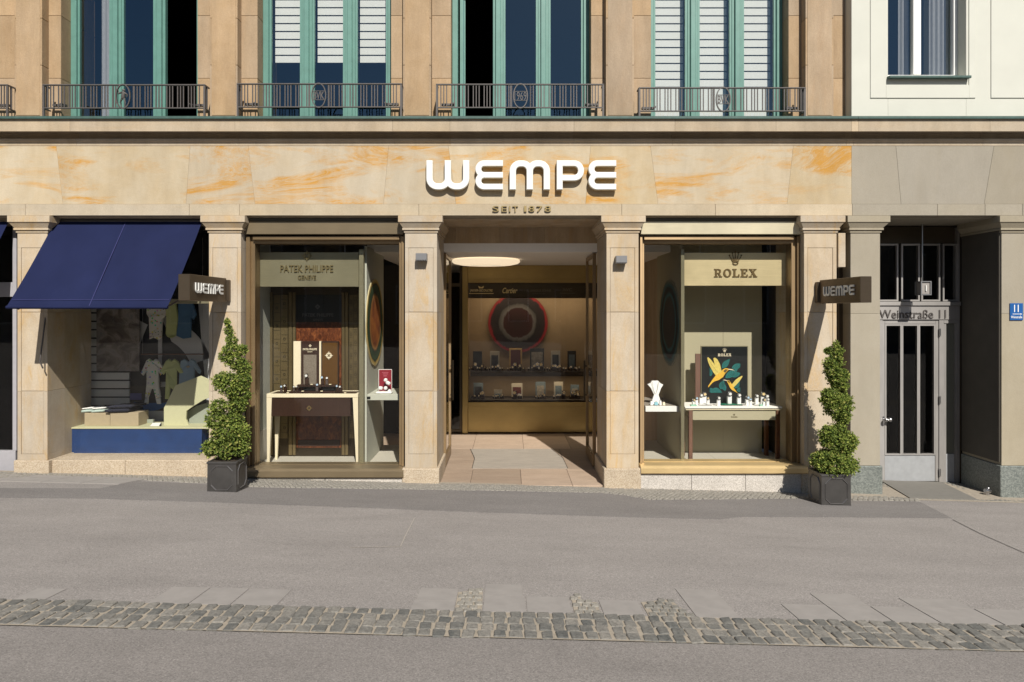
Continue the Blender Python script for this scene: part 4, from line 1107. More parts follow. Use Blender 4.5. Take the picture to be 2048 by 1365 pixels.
MB().tube([(lx, yl - w - .002, z0 + .04), (lx, yl - w - .002, z1 - .04)], .008, 6).build('tube', M['white_face'], t)
# floor tap near the right corner
tx, ty = on_ground(1975, 993); tz = ground(tx, ty)
t = thing('floor_valve', (tx, ty, tz), 'small metal valve with a round cap on the setts by the green granite base', 'valve')
MB().tube([(tx, ty, tz), (tx, ty, tz + .05)], .025, 10).build('foot', M['steel'], t)
MB().tube([(tx - .04, ty - .01, tz + .075), (tx + .03, ty, tz + .065)], .026, 10).ball((tx + .01, ty, tz + .10), .02, 8).build('cap', M['steel'], t)

# ================================================================= awning
ya, yb2 = .12, -.70
A0, A1 = X(110, ya), X(404, ya); B0, B1 = X(14, yb2), X(336, yb2); zt, zb = Z(444, ya), Z(613, yb2)
t = thing('window_awning', ((B0 + B1) / 2, 0, zb), 'navy blue canvas awning pulled out over the baby clothes window', 'awning')
M['seam_blue'] = plain('awning_seam', (.018, .021, .10), .7)
def cloth(x0a, x1a, x0b, x1b):
    nu, nv = 10, 14; vs = []
    for j in range(nv + 1):
        v = j / nv
        for i in range(nu + 1):
            u = i / nu; xa_ = x0a + (x1a - x0a) * u; xb_ = x0b + (x1b - x0b) * u
            sag = -.022 * math.sin(math.pi * v) + .005 * math.sin(u * 11 + v * 3) * v + .003 * math.sin(u * 23 + v * 7) * math.sin(math.pi * v)
            vs.append((xa_ + (xb_ - xa_) * v, ya + (yb2 - ya) * v, zt + (zb - zt) * v + sag))
    n = nu + 1; fs = [(j * n + i, (j + 1) * n + i, (j + 1) * n + i + 1, j * n + i + 1) for j in range(nv) for i in range(nu)]
    m = len(vs); lo = [(x, y + .002, z - .002) for x, y, z in vs]
    return MB().add(vs + lo, fs + [tuple(m + q for q in f[::-1]) for f in fs], 0, True)
Am, Bm = (A0 + A1) / 2 - .03, (B0 + B1) / 2 + .02
cloth(A0, Am, B0, Bm).build('canvas', M['navy'], t); cloth(Am + .0005, A1, Bm + .0005, B1).build('canvas', M['navy'], t)
MB().quad((Am - .005, ya - .004, zt), (Bm - .005, yb2 - .004, zb), (Bm + .005, yb2 - .004, zb), (Am + .005, ya - .004, zt), .001).build('seam', M['seam_blue'], t)
b = MB(); q = .07
yq = yb2 + (ya - yb2) * q; zq = zb + (zt - zb) * q
b.quad((B0 + .02, yq - .004, zq + .004), (B0 + .02, yq - .007, zq - .001), (B1 - .01, yq - .007, zq - .001), (B1 - .01, yq - .004, zq + .004), .001).build('hem', M['seam_blue'], t)
MB().tube([(B0, yb2 - .005, zb - .012), (B1, yb2 - .005, zb - .012)], .019, 12).build('front_bar', M['navy'], t)
MB().tube([(A0, ya + .04, zt + .005), (A1, ya + .04, zt + .005)], .04, 12).build('roller', M['iron'], t)
for a, b_ in ((A0 + .05, B0 + .13), (A1 - .05, B1 - .05)):
    s = 1 if b_ > B0 + 1 else 1
    z_e = zb - .03; ely = -.18
    MB().tube([(a, .2, 2.55), (a - .02 * s, ely, 2.36), (b_, yb2, z_e)], .011, 8).build('arm', M['iron'], t)
# thin rod standing in for the awning's shadow line on the pier
x_ = X(89, -.15)
MB().tube([(X(95, .05), .03, Z(622, .03)), (X(80, -.14), -.14, Z(724, -.14)), (X(86, -.10), -.10, Z(737, -.1))], .009, 8).build('shadow_rod', M['iron'], t)
# corner of the next awning at the left edge
A0, A1 = X(-330, ya), X(17, ya); B0, B1 = X(-430, yb2), X(-72, yb2)
t = thing('window_awning', ((B0 + B1) / 2, 0, zb), 'corner of a second navy awning at the left picture edge', 'awning')
cloth(A0, A1, B0, B1).build('canvas', M['navy'], t)
MB().tube([(B0, yb2 - .005, zb - .012), (B1, yb2 - .005, zb - .012)], .019, 12).build('front_bar', M['navy'], t)

# ================================================================= planters and topiary
M['lead'] = plain('dark_lead_planter', (.095, .090, .086), .42, metal=.55, var=.25, scale=7)
M['lead_edge'] = plain('planter_edging', (.17, .16, .155), .35, metal=.6, var=.1)
M['soil'] = plain('soil', (.03, .02, .012), .95)
def planter(px0, px1, py, w, h, label, dy):
    xc, y0 = on_ground((px0 + px1) / 2, py); zg = ground(xc, y0 + w / 2) - .006
    x0, x1 = xc - w / 2, xc + w / 2; y1 = y0 + w
    t = thing('planter', (xc, y0 + w / 2, zg), label, 'planter', None)
    b = MB(); tp = .012; e = .012
    b.loft((x0 - .008, x1 + .008, y0 - .008, y1 + .008, zg - .02), (x0 - .006, x1 + .006, y0 - .006, y1 + .006, zg + .022))
    b.loft((x0, x1, y0, y1, zg + .022), (x0 + tp * .2, x1 - tp * .2, y0 + tp * .2, y1 - tp * .2, zg + h - .025))
    b.build('body', M['lead'], t)
    b = MB(); r = .02
    for a in ((x0 - .006, x1 + .006, y0 - .006, y0 + r), (x0 - .006, x1 + .006, y1 - r, y1 + .006), (x0 - .006, x0 + r, y0 + r, y1 - r), (x1 - r, x1 + .006, y0 + r, y1 - r)): b.box(*a, zg + h - .0245, zg + h, 0, .004)
    b.build('rim', M['lead'], t)
    box('soil', M['soil'], t, x0 + r, x1 - r, y0 + r, y1 - r, zg + h - .024, zg + h - .012, 0)
    # octagonal mouldings
    def octo(u0, u1, v0, v1, fn):
        c = .055; P = [(u0 + c, v0), (u1 - c, v0), (u1, v0 + c), (u1, v1 - c), (u1 - c, v1), (u0 + c, v1), (u0, v1 - c), (u0, v0 + c)]
        b = MB(); cu, cv = (u0 + u1) / 2, (v0 + v1) / 2; q = .010
        inn = [(u + (q if u < cu else -q), v + (q if v < cv else -q)) for u, v in P]
        vs = []
        for (u, v), (a, c_) in zip(P, inn): m = ((u + a) / 2, (v + c_) / 2); vs += [fn(u, v, .0), fn(m[0], m[1], .009), fn(a, c_, .0)]
        fs = []
        for k in range(8):
            a, c_ = 3 * k, 3 * ((k + 1) % 8); fs += [(a, a + 1, c_ + 1, c_), (a + 1, a + 2, c_ + 2, c_ + 1)]
        b.add(vs, fs); b.build('moulding', M['lead_edge'], t)
    m = .038; z_a, z_b = zg + .04, zg + h - .045
    octo(x0 + m, x1 - m, z_a, z_b, lambda u, v, w_: (u, y0 - w_ + .0005, v))
    octo(y0 + m, y1 - m, z_a, z_b, lambda u, v, w_: (x1 + w_ - .0008, u, v))
    octo(y0 + m, y1 - m, z_a, z_b, lambda u, v, w_: (x0 - w_ + .0008, u, v))
    return xc, y0 + w / 2, zg + h
def leaf_material():
    t = NT('conifer_foliage')
    a = t.new('ShaderNodeAttribute', attribute_name='tone').outputs['Fac']
    col = t.ramp(a, [(0, (.045, .080, .018)), (.4, (.155, .21, .042)), (.75, (.30, .36, .075)), (1, (.44, .42, .13))])
    m = t.out(col, .65, spec=.25)
    t.b.inputs['Transmission Weight'].default_value = 0
    mx = t.new('ShaderNodeMixShader', {0: .22}); tr = t.new('ShaderNodeBsdfTranslucent', {'Color': col})
    t.l.new(t.b.outputs[0], mx.inputs[1]); t.l.new(tr.outputs[0], mx.inputs[2]); t.l.new(mx.outputs[0], t.n['Material Output'].inputs[0])
    return m
M['leaf'] = leaf_material(); M['bark'] = plain('bark', (.10, .065, .04), .9, var=.3)
def topiary(lumps, xc, yc_, z0, label, seed, dens):
    """lumps: (px, py, rx, rz, dy) in photo pixels at the shrub's depth"""
    r = random.Random(seed); P = []
    for px, py, rx, rz, dy in lumps:
        k = (D + yc_) / F; P.append((X(px, yc_), yc_ + dy, Z(py, yc_), rx * k * .80, rz * k * .88))
    t = thing('topiary_shrub', (xc, yc_, z0), label, 'shrub')
    tops = sorted(P, key=lambda p: p[2])
    MB().tube([(xc, yc_, z0 - .03)] + [(p[0] * .7 + xc * .3, p[1], p[2]) for p in tops[1:]], [.022] + [.018 - .0016 * k for k in range(len(tops) - 1)], 8).build('trunk', M['bark'], t)
    V = []; Fc = []; T = []
    for (x, y, z, rx, rz) in P:
        n = int(dens * rx * (rx + rz) * 1.0) + 60
        for _ in range(n):
            d = Vector((r.gauss(0, 1), r.gauss(0, 1), r.gauss(0, 1))).normalized()
            rad = r.uniform(.62, .98) if r.random() < .8 else r.uniform(.98, 1.17)
            lump = 1 + .22 * math.sin(d.x * 7 + x * 31 + d.z * 5) * math.cos(d.y * 6 + d.z * 9)
            ry = min(rx, .2) if rx > rz * .8 else rx
            p = Vector((x + d.x * rx * rad * lump, y + d.y * ry * rad * lump, z + d.z * rz * rad * lump))
            # a spray: five little scale leaves fanning round an outward twig
            up = (d + Vector((r.uniform(-.7, .7), r.uniform(-.7, .7), r.uniform(-.2, .9)))).normalized()
            L = r.uniform(.015, .033); sd = up.cross(Vector((r.gauss(0, 1), r.gauss(0, 1), r.gauss(0, 1)))).normalized(); s2 = up.cross(sd)
            tone = min(1, max(0, r.gauss(.43, .27) + .12 * (rad > 1)))
            for q in range(4):
                a = q * math.pi / 2 + r.uniform(-.4, .4); o = (sd * math.cos(a) + s2 * math.sin(a))
                tip = p + up * L * r.uniform(.6, 1.1) + o * L * .55; w = up.cross(o).normalized() * L * .22
                m = p * .45 + tip * .55
                i = len(V); V += [p, m + w, tip, m - w]; Fc.append((i, i + 1, i + 2, i + 3)); T += [tone] * 4
    b = MB().add(V, Fc); o = b.build('crown', M['leaf'], t); at = o.data.attributes.new('tone', 'FLOAT', 'POINT')
    at.data.foreach_set('value', T)
    o['kind'] = 'stuff'
    del o['kind']
pc = planter(414, 473, 985, .325, .36, 'dark square lead planter beside the awning window', 0)
topiary([(452, 895, 30, 22, 0), (425, 897, 20, 17, -.02), (478, 893, 22, 20, 0), (458, 866, 36, 26, .0), (437, 838, 24, 20, -.05), (482, 868, 18, 20, .02), (443, 812, 17, 14, -.07), (466, 842, 22, 18, .03),
         (470, 812, 20, 20, .05), (476, 790, 24, 28, .04), (462, 768, 27, 24, -.02), (446, 762, 18, 16, -.04), (488, 762, 14, 20, .03), (483, 738, 16, 18, .05), (470, 722, 18, 17, .0), (452, 712, 11, 13, -.03), (465, 700, 20, 12, 0), (483, 700, 10, 9, .03), (463, 682, 11, 14, 0), (458, 662, 7, 12, 0), (455, 645, 4, 9, 0)],
        pc[0], pc[1], pc[2], 'slim spiral clipped conifer in the planter beside the awning', 4, 26000)
pc2 = planter(1645, 1700, 1012, .335, .375, 'dark square lead planter beside the grey entrance', 0)
topiary([(1668, 930, 44, 20, 0), (1640, 922, 22, 15, -.02), (1700, 930, 18, 16, 0), (1660, 912, 34, 12, 0), (1690, 892, 26, 22, .03), (1668, 880, 30, 18, 0), (1703, 884, 16, 16, .04), (1652, 866, 18, 14, -.04), (1648, 880, 14, 14, -.04), (1674, 862, 20, 14, .0),
         (1688, 836, 16, 18, .04), (1676, 815, 28, 24, .02), (1662, 798, 24, 20, -.02), (1690, 806, 18, 22, .03), (1652, 790, 12, 12, -.03), (1681, 772, 18, 12, .03), (1675, 758, 20, 16, .02), (1663, 742, 17, 16, -.01), (1685, 752, 13, 13, .02), (1657, 728, 12, 12, -.02), (1671, 722, 15, 14, 0), (1668, 704, 10, 12, 0), (1679, 703, 8, 6, 0), (1655, 702, 6, 5, 0), (1672, 692, 5, 8, 0)],
        pc2[0], pc2[1], pc2[2], 'spiral clipped conifer with a round lowest tier beside the grey entrance', 9, 26000)

# ================================================================= display windows
zfl = Z(936, .25)                                  # display floor height
def floor_plate(par, x0, x1, y0, y1, z): return box('display_floor', M['floor_pale'], par, x0, x1, y0, y1, z - .05, z, .002)
# --- left display (dark wood table)
XL = X(509, .35); XD = X(727, .35)
for k in range(3):
    a = XL - .06 + (XD - XL + .06) * k / 3; c = XL - .06 + (XD - XL + .06) * (k + 1) / 3
    box('floor_tile', M['floor_pale'], w1, a + .001, c - .001, .213, .95, zfl - .05, zfl, .002)
box('floor_tile', M['floor_pale'], w1, XD + .002, X(799, .35) + .02, .213, 1.75, zfl - .05, zfl, .002)
box('side_panel', M['grey_panel'], w1, XL - .05, XL, .35, 1.0, zfl + .42, 3.2, .002)
box('side_panel', M['floor_pale'], w1, XL - .05, XL + .004, .35, 1.0, zfl, zfl + .418, .002)
yb_ = .95
bk = box('back_panel', M['bronze_dark'], w1, XL - .05, XD - .03, yb_, yb_ + .05, zfl, 3.2, 0)
def Xb(p): return X(p, yb_)
def Zb(p): return Z(p, yb_)
# the fluted frames of the cabinet door at the back
M['old_bronze'] = brushed('old_bronze_panel', (.26, .20, .105), .45, metal=.6, var=.15)
for a, c in ((537, 546), (578, 585), (586, 592), (684, 690), (691, 697), (716, 722)):
    box('frame_post', M['old_bronze'], w1, Xb(a), Xb(c), yb_ - .022, yb_ - .001, zfl + .02, Zb(585), .005)
M['pattern'] = None
def tile_panel(x0, x1, z0, z1):
    p = box('pattern_panel', M['old_bronze'], w1, x0, x1, yb_ - .012, yb_ - .0015, z0, z1, .001); n = 2; w = (x1 - x0) / n; h = w * 1.18
    b = MB(); zz = z1; k = 0
    g = .0035; yy0, yy1 = yb_ - .0145, yb_ - .0122
    b.box(x0 + w - g / 2, x0 + w + g / 2, yy0, yy1, z0, z1); b.box(x0 + .004, x0 + .004 + g, yy0, yy1, z0, z1); b.box(x1 - .004 - g, x1 - .004, yy0, yy1, z0, z1)
    for c in range(2):
        zz = z1 - (h / 2 if c else 0); k = c
        while zz > z0 + .02:
            xa = x0 + c * w
            b.box(xa + .012, xa + w - .012, yy0 - .0002, yy1, zz - g, zz)
            if k % 2 and zz - h > z0: b.ring((xa + w / 2, zz - h / 2), .017, .019, .005, yy0 - .0004, yy1, 8)
            zz -= h; k += 1
    b.build('relief', M['black'], w1)
tile_panel(Xb(547), Xb(577), zfl + .25, Zb(590)); tile_panel(Xb(698), Xb(716), zfl + .25, Zb(590))
M['burl'] = None
t_ = NT('red_burl_wood'); n_ = t_.noise(t_.coord(rnd=False, scale=(1, 1, .5)), 26, 6, .75, .8)
M['burl'] = t_.out(t_.ramp(n_, [(.3, (.02, .006, .004)), (.5, (.10, .028, .010)), (.72, (.30, .10, .032))]), .35)
box('door_panel', M['burl'], w1, Xb(593), Xb(683), yb_ - .008, yb_ - .001, zfl + .12, Zb(645), .001)
dp = box('dark_panel', M['black'], w1, Xb(592), Xb(684), yb_ - .016, yb_ - .001, Zb(644.5), Zb(590), .001)
M['dim_metal'] = plain('dim_grey_lettering', (.16, .155, .15), .4, metal=.5)
ptext('lettering', 'PATEK PHILIPPE', M['dim_metal'], w1, 605, 667, 627, 634, yb_ - .02)
ptext('lettering', 'GENEVE', M['dim_metal'], w1, 626, 646, 638, 642, yb_ - .02)
cross_emblem('emblem', M['dim_metal'], w1, Xb(636), Zb(614), .042, yb_ - .024)
box('door_foot', M['dark_wood'], w1, Xb(596), Xb(680), yb_ - .014, yb_ - .0085, zfl + .14, Z(880, yb_), .002)
box('post', M['olive_metal'], w1, X(718, .30), X(727, .30), .30, .40, zfl, Z(499, .30), .003)
# hanging name panel
sp_ = thing('name_panel', (X(614, .36), .36, Z(574, .36)), 'olive brushed metal panel hanging in the left display window', 'sign panel')
pbox('panel', M['olive_metal'], sp_, 509, 717.5, .36, .40, 505, 574, .003)
M['relief_gold'] = plain('relief_lettering', (.34, .27, .13), .35, metal=.8)
ptext('lettering', 'PATEK PHILIPPE', M['relief_gold'], sp_, 561, 666.5, 531, 544.5, .352, depth=.016)
ptext('lettering', 'GENEVE', M['relief_gold'], sp_, 596, 632, 551, 560, .352, depth=.012)
cross_emblem('emblem', M['relief_gold'], sp_, X(614, .35), Z(512, .35), .072, .342, .016)
MB().tube([(X(540, .38), .38, Z(505, .38)), (X(540, .38), .38, 3.2)], .003, 6).tube([(X(690, .38), .38, Z(505, .38)), (X(690, .38), .38, 3.2)], .003, 6).build('cable', M['steel'], sp_)

def medallion_mat(name, stops):
    t = NT(name); p = t.new('ShaderNodeTexCoord').outputs['Object']
    s = t.new('ShaderNodeSeparateXYZ', {0: p})
    n = t.noise(t.new('ShaderNodeVectorMath', {0: p, 1: (5, 1, 1.1)}, operation='MULTIPLY').outputs[0], 3.2, 4, .6, .5)
    a = t.new('ShaderNodeVectorMath', {0: p}, operation='LENGTH').outputs['Value']
    f = t.math('ADD', a, t.math('MULTIPLY', t.math('SUBTRACT', n, .5), .09))
    c = t.ramp(f, stops); return t, p, n, a, f, c
def radial_disc(name, mat, par, c, r, axis, th=.012):
    """disc whose origin is its centre; axis 'x' faces +x or -x, 'y' faces the street"""
    n = 56; vs = []
    for s in (-th / 2, th / 2):
        for k in range(n):
            a = 2 * math.pi * k / n; u, v = r * math.cos(a), r * math.sin(a)
            vs.append((s, u, v) if axis == 'x' else (u, s, v))
    fs = [list(range(n))[::-1], list(range(n, 2 * n))] + [(k, (k + 1) % n, n + (k + 1) % n, n + k) for k in range(n)]
    if axis == 'y': fs = [f[::-1] for f in fs]
    me = bpy.data.meshes.new(name); me.from_pydata(vs, [], fs); me.materials.append(mat)
    return link_mesh(name, me, par, Vector(c))
# the long divider with the orange disc
box('divider', M['grey_panel'], w1, XD, XD + .03, .405, 1.62, zfl, Z(499, .30) + .05, .002)
t, p, n, a, f, c = medallion_mat('orange_disc', [(.0, (.30, .075, .015)), (.30, (.13, .025, .008)), (.36, (.42, .20, .05)), (.40, (.015, .03, .012)), (.50, (.03, .085, .03)), (.53, (.012, .02, .01)), (.56, (.55, .38, .08)), (.62, (.47, .44, .30))])
c2 = t.mix(t.math('MULTIPLY', t.ramp(a, [(.32, 1), (.36, 0)]), t.ramp(n, [(.4, 0), (.6, 1)])), c, (.40, .13, .02)); m_or = t.out(c2, .7)
t = thing('wall_disc', (XD + .035, .93, 2.05 - .6), 'tall foreshortened orange and green disc beside the dark wood display', 'wall disc')
radial_disc('disc', m_or, t, (XD + .037, .93, Z(645, .93)), .60, 'x')
# ledge at the divider with a red card
ylg = .42
lg = box('ledge', M['grey_panel'], w1, XD + .032, X(799, ylg), ylg, 1.15, Z(801, ylg), Z(789.5, ylg), .003)
box('switch_plate', M['black'], w1, X(733, ylg), X(741, ylg), ylg - .004, ylg - .0005, Z(799, ylg), Z(793.5, ylg), .001)
zl_ = Z(789.5, ylg)
M['red_card'] = plain('red_card', (.22, .006, .018), .5, var=.05); M['pink'] = plain('pink_print', (.5, .12, .16), .5)
t = thing('display_card', (X(770, .62), .62, zl_), 'red display card standing on the ledge beside the left display', 'card')
pbox('card', M['red_card'], t, 758, 783, .62, .63, 740, 784, .002); pbox('edge', M['white'], t, 757, 784, .632, .638, 739, 785, .001)
ptext('lettering', 'CELEBRATE', M['pink'], t, 763, 778, 744, 747, .618, depth=.002) if False else None
MB().box(X(764, .62), X(777, .62), .617, .6195, Z(746, .62), Z(745, .62)).box(X(766, .62), X(776, .62), .617, .6195, Z(749, .62), Z(747.8, .62)).box(X(767, .62), X(774, .62), .617, .6195, Z(753, .62), Z(751.5, .62)).build('print', M['pink'], t)
t = thing('ring_tray', (X(768, .5), .52, zl_), 'white stacked ring pads before the red card', 'ring tray')
MB().box(X(752, .5), X(784, .5), .46, .60, zl_, zl_ + .03, 0, .012).build('tray', M['white'], t)
for a, q, w_, r_ in ((757, 774, .055, .1), (768, 774, .045, 0), (772, 764, .06, .5), (768, 758, .045, .2), (776, 780, .04, 0)):
    x_ = X(a, .53); z_ = Z(q + 6, .53); hh = .045
    b = MB().box(x_, x_ + w_, .50, .56, z_, z_ + hh, 0, .012); cc = Vector((x_ + w_ / 2, .53, z_ + hh / 2)); Rm = Matrix.Rotation(r_, 3, 'Y')
    b.mapped(lambda u, v, w: Rm @ (Vector((u, v, w)) - cc) + cc).build('ring_pad', M['white'], t)

# --- display tables
def taper_leg(x, y, z0, z1, w0, w1, mat, par, lean=0):
    MB().loft((x - w0 / 2 - lean, x + w0 / 2 - lean, y - w0 / 2, y + w0 / 2, z0), (x - w1 / 2, x + w1 / 2, y - w1 / 2, y + w1 / 2, z1)).build('leg', mat, par)
yt0, yt1 = .42, .80
tx0, tx1 = X(533, yt0), X(716, yt0); ztp = Z(788, yt0)
tb = thing('display_table', ((tx0 + tx1) / 2, (yt0 + yt1) / 2, zfl), 'cream legged console table with a dark brown drawer front', 'table')
MB().box(tx0, tx1, yt0, yt0 + .03, ztp - .05, ztp, 0, .003).box(tx0, tx1, yt1 - .03, yt1, ztp - .05, ztp, 0, .003).box(tx0, tx0 + .04, yt0 + .03, yt1 - .03, ztp - .05, ztp, 0, .003).box(tx1 - .04, tx1, yt0 + .03, yt1 - .03, ztp - .05, ztp, 0, .003).build('table_frame', M['cream'], tb)
box('table_top', M['dark_wood'], tb, tx0 + .04, tx1 - .04, yt0 + .03, yt1 - .03, ztp - .03, ztp - .006, .001)
dr = box('drawer', M['dark_wood'], tb, X(543, yt0), X(693, yt0) + .05, yt0 + .012, yt1 - .03, Z(833, yt0), ztp - .052, .002)
cross_emblem('emblem', M['gold'], dr, X(618, yt0), Z(817, yt0), .042, yt0 + .003, .008)
for xx in (tx0 + .035, tx1 - .035):
    for yy, ln in ((yt0 + .035, 0), (yt1 - .035, 0)): taper_leg(xx, yy, zfl, ztp - .051, .028, .068, M['cream'], tb, .02 if xx < tx0 + .1 else -.02)
# the stand on it
yo = .62; zt_ = ztp
st = thing('watch_display', (X(634, yo), yo, zt_), 'tall cream and brown watch display board on the dark wood table', 'display')
def pb(n, m, a, c, t_, b_, y0, y1, lab=None): return pbox(n, m, st, a, c, y0, y1, t_, b_, .001, lab)
pb('side_board', M['cream'], 587, 601.5, 683, 775, yo, yo + .06); mid = pb('middle_board', M['dark_wood'], 602.5, 637.5, 683, 777, yo + .015, yo + .06); pb('strip', M['cream'], 638.5, 642, 683, 777, yo - .004, yo + .06)
M['ribbed'] = plain('ribbed_bronze', (.33, .17, .045), .4, metal=.7)
rp = pb('right_board', M['dark_wood'], 643, 676.5, 683, 777, yo + .012, yo + .06); b = MB()
for k in range(15): xx = X(645 + k * 2.02, yo); b.box(xx, xx + .0085, yo + .002, yo + .0115, Z(775, yo), Z(686, yo), 0, .002)
b.build('ribs', M['ribbed'], rp); cross_emblem('emblem', M['cream'], rp, X(658, yo), Z(711.5, yo), .058, yo - .006, .006)
cross_emblem('emblem', M['cream'], mid, X(620, yo), Z(692, yo), .022, yo + .006, .006); ptext('lettering', 'PATEK PHILIPPE', M['cream'], mid, 606, 634, 697, 701, yo + .01, weight=.012); ptext('lettering', 'GENEVE', M['cream'], mid, 615, 625, 703, 705, yo + .01)
t_ = NT('engraved_panel'); v_ = t_.noise(t_.coord(rnd=False), 14, 4, .6, 3.0); M['engraved'] = t_.out(t_.ramp(t_.math('FRACT', t_.math('MULTIPLY', v_, 6)), [(.0, (.14, .115, .085)), (.45, (.21, .18, .14)), (.5, (.36, .32, .26)), (.6, (.16, .13, .10))]), .5)
pb('picture', M['engraved'], 607, 633, 710, 772, yo + .004, yo + .014)
pb('riser', M['dark_wood'], 594, 672, 770, 774, yo - .10, yo - .005); pb('riser_block', M['black'], 607, 632, 774.5, 781, yo - .06, yo + .0); pb('riser_block', M['black'], 645, 671, 774.5, 781, yo - .06, yo + .0)
MB().profile([(yt0 + .07, ztp - .004), (yt0 + .07, ztp + .022), (yt0 + .2, ztp + .022), (yt0 + .2, ztp - .004)], X(578, .5), X(670, .5)).build('tray', M['dark_wood'], st)

# --- watches: one built with its parts, the others copied from it
M['strap'] = plain('leather_strap', (.06, .03, .02), .6); M['bracelet'] = plain('steel_bracelet', (.6, .6, .6), .25, metal=1)
M['dial_blue'] = plain('dial_pale_blue', (.45, .60, .75), .3); M['dial_white'] = plain('dial_white', (.75, .75, .72), .3); M['dial_gold'] = plain('dial_gold', (.90, .68, .33), .3, metal=.2)
def make_watch(block, strap, dial, name='watch', h=.07):
    t = bpy.data.objects.new(name, None); scene.collection.objects.link(t); ORIG[t.name] = Vector((0, 0, 0))
    MB().box(-.018, .018, -.016, .016, 0, h, 0, .003).build('stand', block, t)
    b = MB(); n = 14; rr, w, th = .022, .009, .0025; zc = h + .018; vs = []
    for k in range(n):
        a = 2 * math.pi * k / n; ca, sa = math.cos(a), math.sin(a)
        for q, wx in ((0, -w), (0, w), (th, w), (th, -w)): vs.append((wx, (rr - q) * ca, zc + (rr - q) * sa))
    fs = [(4 * k + j, 4 * k + (j + 1) % 4, 4 * ((k + 1) % n) + (j + 1) % 4, 4 * ((k + 1) % n) + j)[::-1] for k in range(n) for j in range(4)]
    b.add(vs, fs); b.build('strap', strap, t)
    b = MB().ring((0, zc + .004), .017, .017, .004, -.031, -.023, 16).build('case', M['bracelet'], t)
    MB().disc((0, zc + .004), .0135, .0135, -.029, -.023, 16).build('dial', dial, t)
    return t
def copy_thing(src, loc, label, group=None, cat=None, rot=0, scale=1):
    o = src.copy(); scene.collection.objects.link(o); o.location = loc; o.rotation_euler = (0, 0, rot); o.scale = (scale,) * 3; o['label'] = label
    if group: o['group'] = group
    if cat: o['category'] = cat
    for ch in src.children:
        c = ch.copy(); scene.collection.objects.link(c); c.parent = o
        for g in ch.children: d = g.copy(); scene.collection.objects.link(d); d.parent = c
    return o
def scatter(protos, spots, group):
    """the first use of a prototype moves it, later uses copy it"""
    for k, (pi, loc, label, rot, sc_) in enumerate(spots):
        pr = protos[pi]; used = pr.get('used_', 0)
        if not used: pr['used_'] = 1; o = pr; o.location = loc; o.rotation_euler = (0, 0, rot); o.scale = (sc_,) * 3; o['label'] = label; o['group'] = group; o['category'] = 'watch'
        else: copy_thing(pr, loc, label, group, 'watch', rot, sc_)
pA = [make_watch(M['dark_wood'], M['strap'], M['dial_blue']), make_watch(M['dark_wood'], M['strap'], M['dial_white'])]
zr = Z(770, yo - .1)
def tp(px, y, z): return (X(px, y), y, z)
scatter(pA, [(0, tp(563, .52, zt_), 'blue faced watch at the left end of the dark wood table', .2, .95), (1, tp(571, .58, zt_), 'watch behind the leftmost blue faced one on the dark wood table', -.1, 1.0),
             (1, tp(614, .53, zr), 'pale faced watch raised before the engraved grey picture', 0, 1.35), (0, tp(634, .50, zt_ + .022), 'blue watch on the curved tray, below the cream strip', .3, 1.0),
             (0, tp(645, .53, zr), 'blue faced watch at the foot of the ribbed bronze board', 0, 1.1), (1, tp(654, .53, zr), 'watch beside the ribbed board edge, right of the blue faced one', .2, 1.0),
             (0, tp(676, .54, zt_), 'blue watch right of the ribbed board on the table end', -.3, 1.0), (1, tp(682, .50, zt_), 'rightmost watch on the dark wood table', -.3, .95),
             (1, tp(588, .50, zt_ + .022), 'low dark strapped watch below the cream side board', .2, .7), (1, tp(595, .52, zt_ + .022), 'low watch between the cream board and the engraved picture', -.2, .7)], 'watches on the dark wood table')
M['tag'] = plain('cream_price_tag', (.7, .6, .4), .6)
for k, (a, yy, z_) in enumerate([(573, .47, zt_), (603, .47, zt_ + .022), (641, .47, zt_ + .022), (621, .5, zr), (658, .5, zr), (688, .47, zt_)]):
    o = box('price_tag', M['tag'], None, X(a, yy), X(a, yy) + .03, yy, yy + .012, z_, z_ + .012, .001)
    props(o, ['cream tag before the leftmost watches of the dark wood table', 'cream tag left on the curved tray', 'cream tag at the right half of the curved tray', 'cream tag under the watch at the engraved picture', 'cream tag at the foot of the ribbed board', 'cream tag before the rightmost watch of the dark wood table'][k], 'price tag', 'price tags on the dark wood table')

# --- right display
yR = .35; zfr = Z(930, .25)
XD2 = X(1360, .35)
RX1 = X(1586, .35)
for k in range(3):
    a = XD2 + .05 + (RX1 - XD2) * k / 3; c = XD2 + .05 + (RX1 - XD2) * (k + 1) / 3
    box('floor_tile', M['floor_pale'], w2, a + .001, min(c, X(1590, .3)) - .001, .213, 1.05, zfr - .05, zfr, .002)
box('floor_tile', M['floor_pale'], w2, X(1290, .3), XD2 + .048, .213, 1.9, zfr - .05, zfr, .002)
box('post', M['olive_metal'], w2, XD2, XD2 + .045, .30, .40, zfr, Z(499, .30), .003)
box('divider', M['beige_wall'], w2, XD2 + .008, XD2 + .04, .405, 1.75, zfr, 3.1, .002)
yq = 1.02
for a, c in ((1345, 1446), (1446, 1524)): box('back_panel', M['beige_wall'], w2, X(a, yq) + .001, X(c, yq) - .001, yq, yq + .04, zfr, 3.2, .002)
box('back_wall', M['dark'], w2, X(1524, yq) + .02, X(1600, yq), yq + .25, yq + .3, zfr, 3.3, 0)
box('side_wall', M['dark_brown'], w2, X(1586, .3) + .02, X(1586, .3) + .05, .36, yq + .25, zfr, 3.3, 0)
np_ = thing('name_panel', (X(1470, .36), .36, Z(573, .36)), 'bright brass name panel hanging in the right display window', 'sign panel')
pbox('panel', M['brass_panel'] if 'brass_panel' in M else M['brass'], np_, 1368, 1573, .36, .40, 506, 572, .003)
